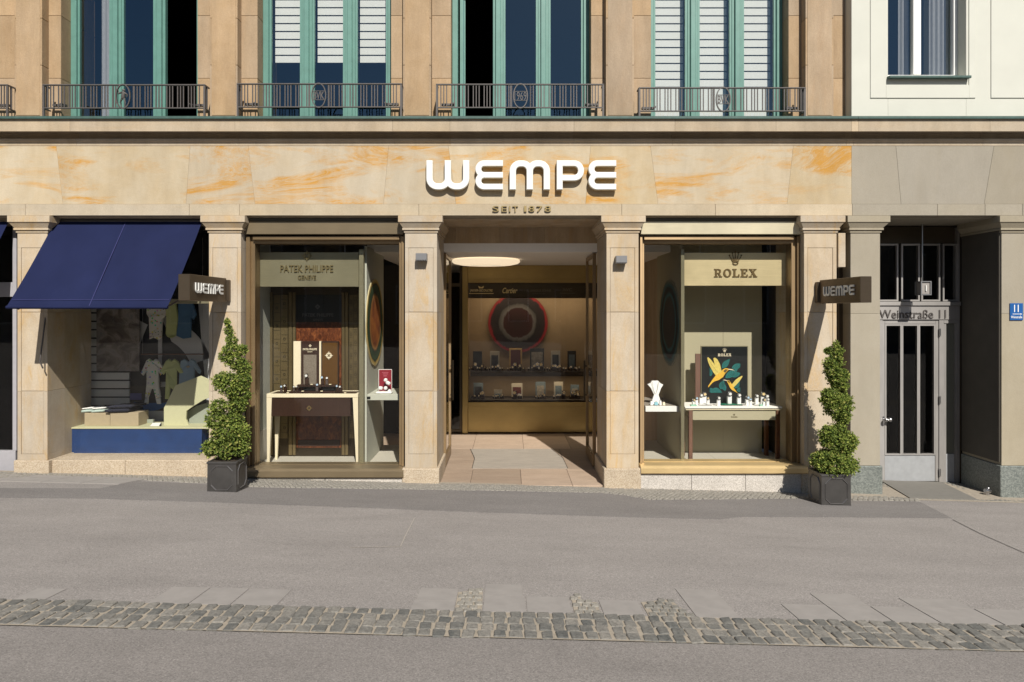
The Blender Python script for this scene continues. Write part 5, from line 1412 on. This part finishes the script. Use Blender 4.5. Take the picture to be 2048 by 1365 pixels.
M['relief_brown'] = plain('engraved_lettering', (.13, .085, .03), .45, metal=.3)
serif_word('lettering', 'ROLEX', M['relief_brown'], np_, X(1428, .355), X(1514.5, .355), Z(555, .355), Z(538, .355), .354, .01)
crown_emblem('emblem', M['relief_brown'], np_, X(1471, .35), Z(518, .35), .155, .17, .348, .01)
MB().tube([(X(1400, .38), .38, Z(506, .38)), (X(1400, .38), .38, 3.3)], .003, 6).tube([(X(1540, .38), .38, Z(506, .38)), (X(1540, .38), .38, 3.3)], .003, 6).build('cable', M['steel'], np_)
t, p, n, a, f, c = medallion_mat('teal_disc', [(.0, (.06, .055, .045)), (.34, (.05, .05, .045)), (.38, (.04, .17, .19)), (.43, (.015, .022, .025)), (.48, (.02, .03, .03)), (.52, (.03, .13, .15)), (.57, (.13, .16, .13)), (.63, (.42, .39, .26))])
m_te = t.out(c, .7)
t = thing('wall_disc', (XD2, .93, 1.4), 'dark foreshortened disc with a teal ring left of the brass name panel', 'wall disc')
radial_disc('disc', m_te, t, (XD2 + .001, .95, Z(646, .95)), .60, 'x')
# ledge with bust
lg2 = box('ledge', M['white'], w2, X(1291, .42), XD2 - .002, .42, 1.35, Z(824, .42), Z(813, .42), .003)
box('ledge_edge', M['tile_mat'], w2, X(1291, .42), XD2 - .006, .45, 1.34, Z(813, .42) + .0005, Z(813, .42) + .003, 0)
zl2 = Z(813, .42) + .003
yb3 = .62
t = thing('necklace_bust', (X(1310, yb3), yb3, zl2), 'white necklace bust with a fine chain on the ledge left of the brass panel', 'necklace bust')
P = [(1303, 808), (1318, 808), (1320, 798), (1317, 788), (1322, 776), (1327, 768), (1321, 765), (1317, 760.5), (1305, 760.5), (1302, 765), (1296, 768), (1302, 775), (1308, 788), (1304, 798)]
cu = curve_shape([[(X(a, yb3), Z(q + 2, yb3)) for a, q in P]], .05, .003)
MB().add(*cu).mapped(lambda u, v, w: (u, yb3 - w + (v - zl2) * .15, v)).build('bust', M['white'], t)
b = MB(); pts = []
for k in range(13): u = k / 12; pts.append((X(1304 + 13 * u, yb3), yb3 - .03 + .02, Z(764 + 24 * math.sin(math.pi * u), yb3)))
b.tube(pts, .002, 5); b.build('chain', M['steel'], t)
box('foot', M['white'], t, X(1299, yb3), X(1322, yb3), yb3 - .04, yb3 + .05, zl2, zl2 + .01, .003)
M['aqua'] = plain('aqua_card', (.18, .42, .50), .5)
for k, (a, q0, w_, m_, lab) in enumerate([(1301, 8, .035, 'white', 'white ring block before the necklace bust'), (1309, 6, .05, 'aqua', 'pale blue fan of jewellery before the necklace bust'), (1319, 9, .03, 'white', 'white ring stand beside the pale blue jewellery'), (1326, 6, .03, 'cream', 'cream ring stand at the right end of the ledge')]):
    t = thing('jewellery_stand', (X(a, .5), .52, zl2), lab, 'jewellery stand'); hh = q0 * .0065
    MB().loft((X(a, .5), X(a, .5) + w_, .50, .54, zl2), (X(a, .5) + .004, X(a, .5) + w_ - .004, .51, .54, zl2 + hh)).build('block', M[m_], t)
    MB().ring((X(a, .5) + w_ / 2, zl2 + hh + .008), .009, .009, .0025, .515, .521, 12).build('ring', M['steel'], t)

# table of the right display
yt0, yt1 = .40, .86
tx0, tx1 = X(1370, yt0), X(1565, yt0); zt2 = Z(814, yt0)
tb = thing('display_table', ((tx0 + tx1) / 2, .6, zfr), 'console table with walnut legs, white top and beige drawer front', 'table')
box('table_top', M['ceiling'], tb, tx0, tx1, yt0, yt1, zt2 - .022, zt2, .003); box('brass_edge', M['brass'], tb, tx0 + .012, tx1 - .01, yt0 + .006, yt1 - .01, zt2 - .046, zt2 - .030, .002)
box('shadow_gap', M['black'], tb, tx0 + .02, tx1 - .02, yt0 + .02, yt1 - .02, zt2 - .030, zt2 - .0225, 0)
dr = box('drawer', M['beige_wall'], tb, X(1386, yt0), X(1552, yt0), yt0 + .015, yt1 - .06, Z(841, yt0), zt2 - .06, .002)
serif_word('lettering', 'ROLEX', M['relief_brown'], dr, X(1463, yt0), X(1475.5, yt0), Z(836, yt0), Z(833.5, yt0), yt0 + .014, .003)
crown_emblem('emblem', M['relief_brown'], dr, X(1469, yt0), Z(830, yt0), .022, .024, yt0 + .01, .004)
for xx in (X(1382, yt0), X(1557, yt0)):
    for yy in (yt0 + .035, yt1 - .035): MB().box(xx - .025, xx + .025, yy - .025, yy + .025, zfr, zt2 - .047, 0, .004).build('leg', M['walnut'], tb)
box('plug', M['white'], None, X(1562, .3), X(1570, .3), .3, .36, zfr, zfr + .05, .004)
props(bpy.data.objects['plug'], 'tiny white plug on the floor by the front right walnut leg', 'plug')
# picture of two golden birds
yp = .72
pt = thing('display_picture', (X(1449, yp), yp, zt2), 'dark picture of two yellow hummingbirds over teal leaves on the right table', 'picture')
pbox('board', M['black'], pt, 1403.5, 1494.5, yp, yp + .03, 694, 812, .001); pbox('frame', M['olive_metal'], pt, 1402, 1496, yp + .004, yp + .036, 692.5, 812, .001)
pbox('rear_board', M['walnut'], pt, 1391, 1401, yp + .02, yp + .05, 708, 809, .001)
serif_word('lettering', 'ROLEX', M['cream'], pt, X(1435.5, yp), X(1462.5, yp), Z(713, yp), Z(707.5, yp), yp - .003, .004)
crown_emblem('emblem', M['cream'], pt, X(1449, yp), Z(701, yp), .052, .055, yp - .006, .004)
def zo(u, v): return 1360 + u * 220 / 1365, 640 + v * 220 / 1365
def art(name, pts, mat, lay):
    q = [(X(zo(*p)[0], yp), Z(zo(*p)[1], yp)) for p in pts]
    vs, fs = curve_shape([q], .002); y_ = yp - .002 - .0022 * lay
    return MB().add(vs, fs).mapped(front(y_)).build(name, mat, pt)
M['teal_leaf'] = plain('teal_print', (.01, .16, .15), .5, var=.15, scale=60); M['teal_dark'] = plain('dark_teal_print', (.004, .045, .045), .5)
M['bird'] = plain('golden_print', (.74, .44, .045), .5, var=.2, scale=30); M['bird_wing'] = plain('pale_golden_print', (.66, .53, .13), .5, var=.25, scale=40)
rr = random.Random(5)
for (bx, by, L, ang, w) in [(520, 600, 150, -50, 48), (640, 600, 150, -20, 48), (560, 720, 190, -35, 55), (380, 700, 110, -100, 40), (400, 860, 130, 20, 50), (500, 860, 120, -70, 48), (560, 880, 120, -110, 40), (680, 850, 110, -60, 46), (700, 880, 90, -20, 36), (430, 900, 110, -150, 40), (620, 690, 140, -10, 50), (390, 640, 90, -60, 30)]:
    w *= 1.4; a = R(ang); ca, sa = math.cos(a), math.sin(a); pts = []
    for k in range(9): u = k / 8; pts.append((u * L, -w * .5 * math.sin(math.pi * u ** .8)))
    for k in range(9): u = 1 - k / 8; pts.append((u * L, w * .5 * math.sin(math.pi * u ** .8)))
    tr = [(min(745, max(365, bx + u * ca - v * sa)), min(905, by + u * sa + v * ca)) for u, v in pts]
    lay = 1 + rr.random() * .8; art('leaf', tr, M['teal_leaf'], lay)
    for k in range(1, 8):
        u = k / 8 * L; hw = w * .42 * math.sin(math.pi * (k / 8) ** .8)
        for s in (-1, 1):
            q = [(u, 0), (u + 12, s * hw), (u + 16, s * hw * .9), (u + 5, 0)]
            tq = [(min(745, max(365, bx + m * ca - n2 * sa)), min(905, by + m * sa + n2 * ca)) for m, n2 in q]
            if len(set(tq)) == 4: art('leaf_vein', tq, M['teal_dark'], lay + .9)
for nm, pts, mt, ly in [('bird_wing', [(410, 480), (430, 468), (460, 490), (490, 545), (505, 600), (515, 650), (480, 690), (455, 620), (425, 545)], 'bird_wing', 3.2), ('bird_wing', [(335, 470), (350, 466), (385, 500), (430, 560), (470, 620), (490, 680), (440, 690), (410, 650), (370, 580), (345, 520)], 'bird_wing', 3.4),
                    ('bird_body', [(345, 840), (350, 815), (400, 740), (440, 690), (500, 650), (530, 615), (560, 600), (595, 605), (600, 618), (580, 640), (555, 668), (530, 710), (480, 745), (420, 765), (385, 795), (360, 825)], 'bird', 3.8), ('bird_beak', [(595, 608), (640, 612), (675, 630), (640, 622), (598, 618)], 'cream', 4.2), ('bird_mask', [(535, 630), (560, 612), (592, 616), (560, 655), (540, 648)], 'relief_brown', 4.4),
                    ('bird_wing', [(640, 830), (640, 800), (680, 750), (730, 712), (768, 694), (770, 708), (735, 760), (690, 810), (655, 845)], 'bird_wing', 3.2), ('bird_body', [(714, 912), (690, 895), (640, 870), (615, 840), (598, 800), (580, 768), (590, 750), (608, 750), (622, 775), (650, 810), (665, 845), (690, 880)], 'bird', 3.8), ('bird_beak', [(585, 752), (550, 742), (525, 746), (550, 750), (582, 760)], 'cream', 4.2), ('bird_mask', [(585, 758), (606, 752), (618, 782), (600, 778)], 'relief_brown', 4.4)]:
    art(nm, pts, M[mt], ly)
for k in range(7): art('feather', [(352 + k * 16, 500 + k * 22), (392 + k * 12, 560 + k * 16), (396 + k * 12, 560 + k * 16)], M['relief_brown'], 4.0)
# watches on the right table
M['green_base'] = plain('green_tray', (.01, .16, .09), .4); M['mint'] = plain('mint_card', (.28, .50, .38), .6)
pB = [make_watch(M['white'], M['bracelet'], M['dial_white']), make_watch(M['white'], M['bracelet'], M['dial_gold']), make_watch(M['white'], M['bracelet'], M['dial_blue'])]
def ts(px, y, hgt=0): return (X(px, y), y, zt2 + hgt)
spR = [(1, ts(1386.5, .50), 'gold faced watch at the left end of the white topped table', .3, .85), (2, ts(1393, .58), 'blue faced watch next to the left end of the white topped table', 0, 1.0), (0, ts(1402, .62, .012), 'silver watch on the left black tray, left of two', 0, 1.25), (1, ts(1408.5, .66, .012), 'gilt watch on the left black tray, the tallest there', 0, 1.35),
       (1, ts(1416.5, .52, .012), 'gilt watch lying low on the left black tray, before the picture', -.3, .95), (0, ts(1437, .50), 'single silver watch standing before the lower leaves of the picture', 0, 1.15), (0, ts(1458.5, .60, .012), 'silver watch on the tallest block in the middle of the table', 0, 1.5), (0, ts(1477.5, .56, .012), 'silver watch under the smaller bird', 0, 1.35),
       (2, ts(1494, .52), 'blue faced watch at the lower right corner of the picture', .2, 1.2), (2, ts(1501, .50), 'smaller blue faced watch right of the picture corner', -.2, .95), (0, ts(1513, .60, .012), 'silver watch on the right black tray', 0, 1.2), (1, ts(1525, .62, .012), 'gilt watch behind the right black tray end', 0, 1.45), (0, ts(1533, .56), 'silver watch at the right end, behind the last one', 0, 1.35), (1, ts(1527, .48), 'low gilt watch at the front right of the table', .3, .9), (0, ts(1535, .48), 'last silver watch at the right end of the table', 0, 1.0)]
scatter(pB, spR, 'watches on the white topped table')
for k, (a, c, yy, lab) in enumerate([(1396, 1422, .56, 'black tray on the left of the white topped table'), (1441, 1484, .54, 'long black tray in the middle of the white topped table'), (1507, 1528, .56, 'black tray on the right of the white topped table')]):
    tt = thing('watch_tray', (X((a + c) / 2, yy), yy, zt2), lab, 'tray', 'trays on the white topped table')
    MB().box(X(a, yy), X(c, yy), yy - .035, yy + .12, zt2, zt2 + .006, 0, .002).build('base', M['black'], tt)
    MB().box(X(a, yy) + .005, X(c, yy) - .005, yy - .03, yy + .115, zt2 + .0065, zt2 + .0118, 0, .002).build('pad', M['green_base'] if k == 1 else M['white'], tt)
for k, (a, lab) in enumerate([(1382, 'mint card at the left corner of the white topped table'), (1520, 'small mint card before the right black tray')]):
    props(box('price_card', M['mint'], None, X(a, .44), X(a, .44) + (.075, .04)[k], .44, .48, zt2, zt2 + .022, .001), lab, 'card')

# --- rear showcase: red disc, cards and clusters of watches
t, p, n, a, f, c = medallion_mat('red_disc', [(.0, (.014, .003, .002)), (.27, (.028, .005, .004)), (.29, (.11, .10, .095)), (.345, (.06, .055, .05)), (.365, (.012, .008, .008)), (.50, (.018, .008, .008)), (.53, (.26, .010, .015)), (.56, (.20, .03, .02)), (.62, (.29, .19, .11))])
m_rd = t.out(c, .55)
yr_ = 4.2
t = thing('wall_disc', (X(1035, yr_), yr_, 1.4), 'large round disc with a grey ring and red rim above the showcase shelf', 'wall disc')
radial_disc('disc', m_rd, t, (X(1036, yr_), yr_ + .04, Z(646, yr_)), .56, 'y')
M['card_black'] = plain('black_card', (.012, .012, .013), .4); M['card_white'] = plain('white_card_border', (.42, .38, .30), .5); M['card_red'] = plain('red_brown_card', (.10, .02, .015), .5)
M['card_gold'] = plain('gold_card_border', (.48, .30, .10), .4, metal=.5); M['card_grey'] = plain('grey_print', (.30, .27, .22), .5, var=.5, scale=30); M['card_blue'] = plain('blue_grey_print', (.13, .17, .19), .5, var=.4, scale=30)
yc0 = 3.98
zs1 = Z(743, ys + .12); zs2 = Z(800, ys + .08)
cards = [(946, 964, 703, 1, 'card_black', None, 'plain black card'), (980, 999, 703, 1, 'card_white', 'card_black', 'white bordered black card'), (1018.5, 1044, 697, 1, 'card_gold', 'card_red', 'gold framed dark red card'), (1060, 1088, 697, 1, 'card_black', 'card_grey', 'wide black card with a grey picture'), (1102, 1120, 702, 1, 'card_white', 'card_black', 'narrow white topped black card'), (1135, 1152, 702, 1, 'card_black', 'card_blue', 'black card with a faint emblem'),
         (947, 966, 766, 0, 'card_blue', 'card_black', 'blue grey card'), (988, 1004, 780, 0, 'card_grey', 'card_blue', 'low grey card'), (1023, 1045, 767, 0, 'card_white', 'card_red', 'pale bordered dark card'), (1071, 1091, 764, 0, 'card_blue', 'card_grey', 'patterned grey card'), (1108, 1126, 764, 0, 'card_white', 'card_blue', 'pale bordered blue card'), (1141, 1158, 770, 0, 'card_blue', 'card_grey', 'short grey blue card')]
pC = make_watch(M['dark_wood'], M['strap'], M['dial_gold'], 'watch', .04); firstC = True
nth = ['first', 'second', 'third', 'fourth', 'fifth', 'last']
for k, (a, c, q, upr, m1, m2, lab) in enumerate(cards):
    zz = zs1 if upr else zs2; row = 'upper' if upr else 'lower'
    t = thing('display_card', (X((a + c) / 2, yc0), yc0, zz), '%s standing %s on the %s showcase shelf' % (lab, nth[k % 6], row), 'card', 'cards in the rear showcase')
    cdx0, cdx1, czt = X(a, yc0), X(c, yc0), Z(q, yc0); box('card', M[m1], t, cdx0, cdx1, yc0, yc0 + .02, zz, czt, .002)
    if m2: box('print', M[m2], t, cdx0 + .025, cdx1 - .025, yc0 - .004, yc0 - .0005, zz + .02, czt - (.07 if m1 != 'card_gold' else .03), .001)
    # the cluster of little watches before it
    g = 'watches before the %s, %s shelf' % (lab, row); rr = random.Random(40 + k); nn = 7 if upr else 5
    for j in range(nn):
        px = (a + c) / 2 + (j - nn / 2 + .5) * (5.2 if upr else 4.4) + rr.uniform(-1, 1); yy = 3.82 + rr.uniform(0, .12); s = rr.choice([.9, 1.2, 1.5, 1.9]) if abs(j - nn / 2) < 2 else rr.uniform(.8, 1.0)
        loc = (X(px, yy), yy, zz); L_ = 'small gilt watch before the %s, %s shelf' % (lab, row)
        if firstC: pC.location = loc; pC.scale = (s,) * 3; pC['label'] = L_; pC['group'] = g; pC['category'] = 'watch'; firstC = False
        else: copy_thing(pC, loc, L_, g, 'watch', rr.uniform(-.4, .4), s)

# ================================================================= baby clothes window
XLw0 = X(104, .4)
box('side_wall', plain('pale_green_side_wall', (.36, .36, .25), .8), w3, X(100, .37), X(100, .37) + .04, .37, 1.12, .0, 3.3, .002)
box('side_wall', M['white'], w3, X(420, .37) + .08, X(420, .37) + .12, .37, 1.12, .0, 3.3, .002)
yS = 1.12
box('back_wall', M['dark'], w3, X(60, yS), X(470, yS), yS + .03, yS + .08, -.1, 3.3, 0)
zS0 = Z(920, .3)
box('display_floor', M['floor_pale'], w3, X(100, .37) + .042, X(420, .37) + .078, .37, yS + .028, zS0 - .08, zS0 - .02, 0)
# pale boards with dark gaps
sw = thing('slat_wall', (X(205, 1.02), 1.02, zS0), 'wall of white boards with dark gaps behind the folded clothes', 'slat wall')
z = zS0 + .02
M['board'] = plain('white_board', (.62, .62, .60), .6, var=.04)
zsw = Z(868, 1.6)
while z < 3.2:
    x1 = X(258, 1.02) if z < Z(745, 1.02) else X(196, 1.02)
    box('board', M['board'], sw, X(166, 1.02), x1, 1.02, 1.05, z, z + .098, .002); z += .118
pl_ = thing('display_plinth', (X(266, .5), .8, zS0), 'low sloping blue plinth with a pale top in the baby clothes window', 'plinth')
yp0 = .48
P0, P1 = Z(918, yp0), Z(858, yp0)
MB().add([(X(129, yp0), yp0, P0 - .06), (X(402, yp0), yp0, P0 - .06), (X(404, yp0), yp0 + .0, P1), (X(134, yp0), yp0 + .0, P1), (X(129, yp0), .98, P0 - .06), (X(402, yp0), .98, P0 - .06), (X(404, yp0), .98, P1), (X(134, yp0), .98, P1)],
         [(0, 1, 2, 3), (5, 4, 7, 6), (1, 5, 6, 2), (4, 0, 3, 7), (3, 2, 6, 7), (4, 5, 1, 0)]).build('front', M['navy_box'], pl_)
M['pale_green'] = plain('pale_green_board', (.50, .49, .31), .7, var=.04)
box('plinth_top', M['pale_green'], pl_, X(134, yp0) - .005, X(404, yp0) + .1, yp0 - .012, 1.0, P1 + .0005, P1 + .02, .003)
zp = P1 + .02
M['carton'] = plain('beige_carton', (.38, .31, .205), .8, var=.05)
for k, (a, c, y0, y1, h, lab) in enumerate([(169, 220, .60, .84, .17, 'beige carton with folded pale clothes on it'), (220.5, 277, .58, .84, .18, 'beige carton under the folded navy shirt')]):
    t = thing('carton', (X((a + c) / 2, y0), .8, zp), lab, 'box'); x0, x1 = X(a, y0), X(c, y0)
    MB().box(x0, x1, y0, y1, zp, zp + h, 0, .003).build('box', M['carton'], t)
M['navy_cloth'] = plain('navy_cloth', (.012, .014, .028), .9, var=.3, scale=40, bump=.4); M['mint_cloth'] = plain('pale_mint_cloth', (.42, .52, .48), .9)
def folded(x0, x1, y0, y1, z0, th, mat, par, seed, name='layer'):
    r = random.Random(seed); nu, nv = 10, 6; vs = []
    for s in (0, 1):
        for j in range(nv + 1):
            for i in range(nu + 1):
                u, v = i / nu, j / nv; ed = 4 * u * (1 - u) * 4 * v * (1 - v)
                vs.append((x0 + (x1 - x0) * u + (.06 * (v - .5)), y0 + (y1 - y0) * v, z0 + s * th * (.75 + .25 * min(1, ed * 2)) + (s * r.uniform(-.003, .003)) + .012 * u))
    n = nu + 1; m = n * (nv + 1); fs = []
    for j in range(nv):
        for i in range(nu): q = (j * n + i, j * n + i + 1, (j + 1) * n + i + 1, (j + 1) * n + i); fs += [tuple(m + k for k in q), q[::-1]]
    for i in range(nu): fs += [(i, i + 1, m + i + 1, m + i), (nv * n + i + 1, nv * n + i, m + nv * n + i, m + nv * n + i + 1)]
    for j in range(nv): a = j * n; fs += [(a + n, a, m + a, m + a + n)]; a = j * n + nu; fs += [(a, a + n, m + a + n, m + a)]
    return MB().add(vs, fs, 0, True).build(name, mat, par)
t = thing('folded_shirt', (X(244, .6), .7, zp + .18), 'folded navy shirt with a white printed sun on the carton', 'shirt')
folded(X(216, .58), X(262, .58), .56, .82, zp + .182, .05, M['navy_cloth'], t, 1); folded(X(220, .58), X(268, .58), .56, .84, zp + .236, .04, M['navy_cloth'], t, 2)
xx, yy = X(245, .7), .72; b = MB()
for k in range(24):
    a0, a1 = 2 * math.pi * k / 24, 2 * math.pi * (k + 1) / 24; zt3 = zp + .289
    b.add([(xx + r_ * math.cos(a), yy + r_ * .8 * math.sin(a), zt3 + .0) for r_, a in ((.052, a0), (.064, a0), (.064, a1), (.052, a1))], [(0, 1, 2, 3)])
    if k % 2: b.add([(xx + r_ * math.cos(a), yy + r_ * .8 * math.sin(a), zt3) for r_, a in ((.076, a0), (.09, a0 + .03), (.09, a1 - .03), (.076, a1))], [(0, 1, 2, 3)])
b.build('sun_print', M['white'], t)
t = thing('folded_clothes', (X(195, .7), .7, zp + .17), 'small stack of pale folded clothes on the left carton', 'clothes')
for k, (a, c) in enumerate(((174, 193), (194, 217))): folded(X(a, .7), X(c, .7), .62, .82, zp + .172, .035, M['mint_cloth'], t, 6 + k); folded(X(a + 1, .7), X(c + 1, .7), .63, .82, zp + .214, .02, M['white'], t, 8 + k)
# curved green board with an opening
yg = .66
P = [(329, 855), (329, 816), (352, 771), (402, 752), (425, 762), (425, 793), (408, 800), (388, 812), (374, 822), (373, 838), (380, 853), (388, 857)]
vs, fs = curve_shape([[(X(a, yg), Z(q, yg)) for a, q in P]], .03, .001)
t = thing('display_board', (X(380, yg), yg, zp), 'angular pale green board with a cut opening beside the cartons', 'board')
MB().add(vs, fs).mapped(front(yg)).build('board', M['pale_green'], t)
M['grey_green'] = plain('grey_green_board', (.30, .33, .27), .8)
P = [(372, 855), (371, 826), (394, 812), (425, 803), (425, 855)]
vs, fs = curve_shape([[(X(a, yg + .14), Z(q, yg + .14)) for a, q in P]], .03, .001)
MB().add(vs, fs).mapped(front(yg + .14)).build('rear_board', M['grey_green'], t)
t = thing('leaflet', (X(315, .6), .6, zp), 'white leaflet with a grey side lying on the plinth', 'leaflet')
MB().quad((X(300, .56), .56, zp + .004), (X(318, .56), .56, zp + .004), (X(322, .66), .66, zp + .03), (X(306, .66), .66, zp + .03), .003).build('sheet', M['white'], t)
MB().quad((X(318, .56) + .002, .56, zp + .004), (X(322, .56), .565, zp + .004), (X(322, .66) + .01, .66, zp + .03), (X(322, .66) + .002, .66, zp + .032), .003).build('flap', M['card_black'], t)
t = thing('price_block', (X(296, .8), .85, zp), 'small grey green block behind the leaflet', 'block')
MB().box(X(286, .8), X(306, .8), .8, .84, zp, zp + .05, 0, .002).build('block', M['grey_green'], t)
# poster and backdrop
yP2 = .99
pn = NT('sleeping_child_print'); nn_ = pn.noise(pn.coord(rnd=False, scale=(1, 1, 1.2)), 3.2, 6, .6, 1.4)
M['poster'] = pn.out(pn.ramp(nn_, [(.3, (.05, .04, .035)), (.45, (.14, .115, .10)), (.55, (.27, .24, .22)), (.7, (.16, .16, .17))]), .5)
t = thing('poster', (X(235, yP2), yP2, Z(743, yP2)), 'large soft grey brown photographic poster in the baby clothes window', 'poster')
pbox('sheet', M['poster'], t, 193, 279, yP2, yP2 + .012, 612, 743, .001)
yB = 1.075
bd = thing('backdrop_panel', (X(340, yB), yB, zS0), 'dark backdrop with white curved shapes behind the hanging clothes', 'backdrop')
pbox('panel', M['card_black'], bd, 259, 430, yB, yB + .02, 560, 925, .001)
M['grey_white'] = plain('white_print', (.55, .55, .56), .6, var=.03); M['blue_print'] = plain('blue_print', (.01, .09, .30), .6)
def shp(pts, mat, lay):
    vs, fs = curve_shape([[(X(a, yB), Z(q, yB)) for a, q in pts]], .003); return MB().add(vs, fs).mapped(front(yB - .003 - .004 * lay)).build('print', mat, bd)
def arc(cx, cy, r, a0, a1, n=14, sy=1): return [(cx + r * math.cos(R(a0 + (a1 - a0) * k / n)), cy + r * sy * math.sin(R(a0 + (a1 - a0) * k / n))) for k in range(n + 1)]
shp([(393, 560), (430, 560), (430, 860), (412, 860), (414, 800)], M['grey_white'], 1)
shp([(317, 560), (325, 560), (325, 740), (317, 740)], M['grey_white'], 1.2)
shp(arc(300, 760, 130, -80, -20) + arc(300, 760, 88, -20, -60)[::1], M['grey_white'], 1)
shp([(277, 640), (296, 650), (280, 690), (277, 690)], M['grey_white'], 1)
shp(arc(310, 790, 74, 60, 120) + arc(310, 640, 210, 100, 80), M['grey_white'], 1)
shp([(275, 806), (330, 806)] + arc(302, 800, 34, 10, 170, sy=.65), M['blue_print'], 2)
shp([(283, 822), (330, 822), (338, 860), (276, 860)], M['grey_white'], 1.6)
shp([(160 + 100, 787), (284, 787), (284, 800), (260, 800)], plain('lilac_print', (.10, .10, .28), .6), 1)
shp([(322, 764), (345, 764), (345, 774), (322, 774)], M['grey_white'], 1.4)
t_ = NT('speckled_cloth'); v_ = t_.new('ShaderNodeTexVoronoi', {'Vector': t_.coord(rnd=False), 'Scale': 26}); dd = t_.ramp(v_.outputs['Distance'], [(.30, 1), (.34, 0)])
cc = t_.mix(dd, (.60, .58, .54), t_.mix(.5, v_.outputs['Color'], (.30, .16, .08), 'MULTIPLY')); M['dots'] = t_.out(cc, .9)
M['lime_cloth'] = plain('pale_lime_cloth', (.46, .49, .22), .9, var=.12, scale=12, bump=.3); M['blue_cloth'] = plain('denim_blue_cloth', (.075, .16, .28), .9, var=.12, scale=12, bump=.3); M['light_blue'] = plain('light_blue_cloth', (.24, .33, .42), .9, var=.1, scale=12, bump=.3)
yH = .93
def garment(pts, mat, label, cat, extra=()):
    xs_ = [p[0] for p in pts]; q = [(X(a, yH), Z(v, yH)) for a, v in pts]
    t = thing('hanging_garment', (X(sum(xs_) / len(xs_), yH), yH, Z(max(p[1] for p in pts), yH)), label, cat, 'baby clothes hanging in the window')
    vs, fs = curve_shape([q], .03, .01); MB().add(vs, fs).mapped(lambda u, v, w: (u, yH - w * (1 + .35 * math.sin(u * 40)) + .012 * math.sin(u * 55 + v * 9), v)).build('cloth', mat, t)
    for nm, p2, m2 in extra:
        vs, fs = curve_shape([[(X(a, yH), Z(v, yH)) for a, v in p2]], .034, .008); MB().add(vs, fs).mapped(front(yH - .004)).build(nm, m2, t)
def romper(dx0, dy0, long=True, sc_=1):
    P = [(300, 717), (305, 722), (312, 718), (320, 721), (330, 742), (322, 751), (318, 742), (318, 775), (322, 795), (313, 797), (308, 778), (303, 778), (298, 797), (290, 796), (294, 770), (293, 742), (288, 752), (281, 747), (292, 722)]
    return [(a + dx0, v + dy0) for a, v in P]
garment(romper(0, 0), M['dots'], 'white dotted long romper in the lower row', 'romper', [('foot', [(291, 797), (298, 797), (297, 808), (289, 808)], M['grey_white']), ('foot', [(312, 797), (322, 796), (323, 808), (315, 808)], M['grey_white'])])
garment([(333, 722), (338, 718), (344, 722), (350, 718), (357, 724), (368, 745), (361, 750), (355, 740), (354, 768), (349, 782), (342, 775), (338, 799), (331, 798), (332, 745), (327, 750), (322, 743)], M['lime_cloth'], 'pale green romper in the middle of the lower row', 'romper')
garment([(362, 722), (370, 718), (377, 724), (384, 718), (390, 722), (403, 742), (401, 748), (396, 747), (390, 738), (390, 768), (359, 768), (359, 742)], M['light_blue'], 'light blue baby top at the right of the lower row', 'top', [('print', [(372, 734), (377, 731), (383, 733), (378, 737)], M['carton'])])
garment([(294, 600), (327, 600), (334, 630), (326, 638), (325, 674), (317, 680), (308, 676), (299, 679), (298, 636), (293, 628)], M['dots'], 'white dotted short romper in the upper row', 'romper')
garment([(332, 600), (352, 600), (357, 636), (352, 672), (344, 677), (334, 674), (331, 668), (333, 640)], M['lime_cloth'], 'pale green vest in the middle of the upper row', 'vest')
garment([(357, 600), (385, 600), (393, 630), (388, 640), (384, 636), (382, 676), (366, 678), (352, 672), (357, 640)], M['blue_cloth'], 'denim blue baby shirt at the right of the upper row', 'shirt')
t = thing('clothes_rod', (X(345, yH), yH, Z(709, yH)), 'thin wooden rod between the two rows of baby clothes', 'rod')
MB().tube([(X(281, yH), yH + .02, Z(709, yH)), (X(406, yH), yH + .02, Z(709, yH))], .009, 8).build('rod', M['walnut'], t)
MB().tube([(X(284, yH), yH + .02, Z(709, yH)), (X(284, yH), yH + .02, 3.2)], .002, 5).tube([(X(404, yH), yH + .02, Z(709, yH)), (X(404, yH), yH + .02, 3.2)], .002, 5).build('wire', M['steel'], t)

# ================================================================= the houses across the street, which the panes mirror
M['far_wall'] = plain('far_house_render', (.34, .30, .24), .9); M['far_wall2'] = plain('far_house_ochre', (.36, .27, .16), .9)
for k, (x0, x1, h, m, lab) in enumerate([(-27, -9.5, 8.6, 'far_wall', 'grey house across the street mirrored in the left panes'), (-9.4, 7.8, 9.0, 'far_wall2', 'ochre house across the street mirrored in the middle panes'), (7.9, 27, 8.4, 'far_wall', 'grey house across the street mirrored in the right panes')]):
    t = thing('town_house', ((x0 + x1) / 2, -26, .7), lab, 'house')
    box('wall', M[m], t, x0, x1, -32, -26, .3, h, 0)
    box('roof', M['iron'], t, x0 - .2, x1 + .2, -32.2, -25.7, h + .001, h + .4, 0)
    n = 6
    for i in range(n):
        for j in range(2):
            cx = x0 + (x1 - x0) * (i + .5) / n; z0 = 1.5 + j * 3.6
            f = box('window', M['white'], t, cx - .65, cx + .65, -26 + .001, -25.96, z0, z0 + 2, 0); box('pane', M['black'], f, cx - .55, cx + .55, -25.959, -25.95, z0 + .1, z0 + 1.9, 0)

for o in scene.objects:
    if 'used_' in o: del o['used_']
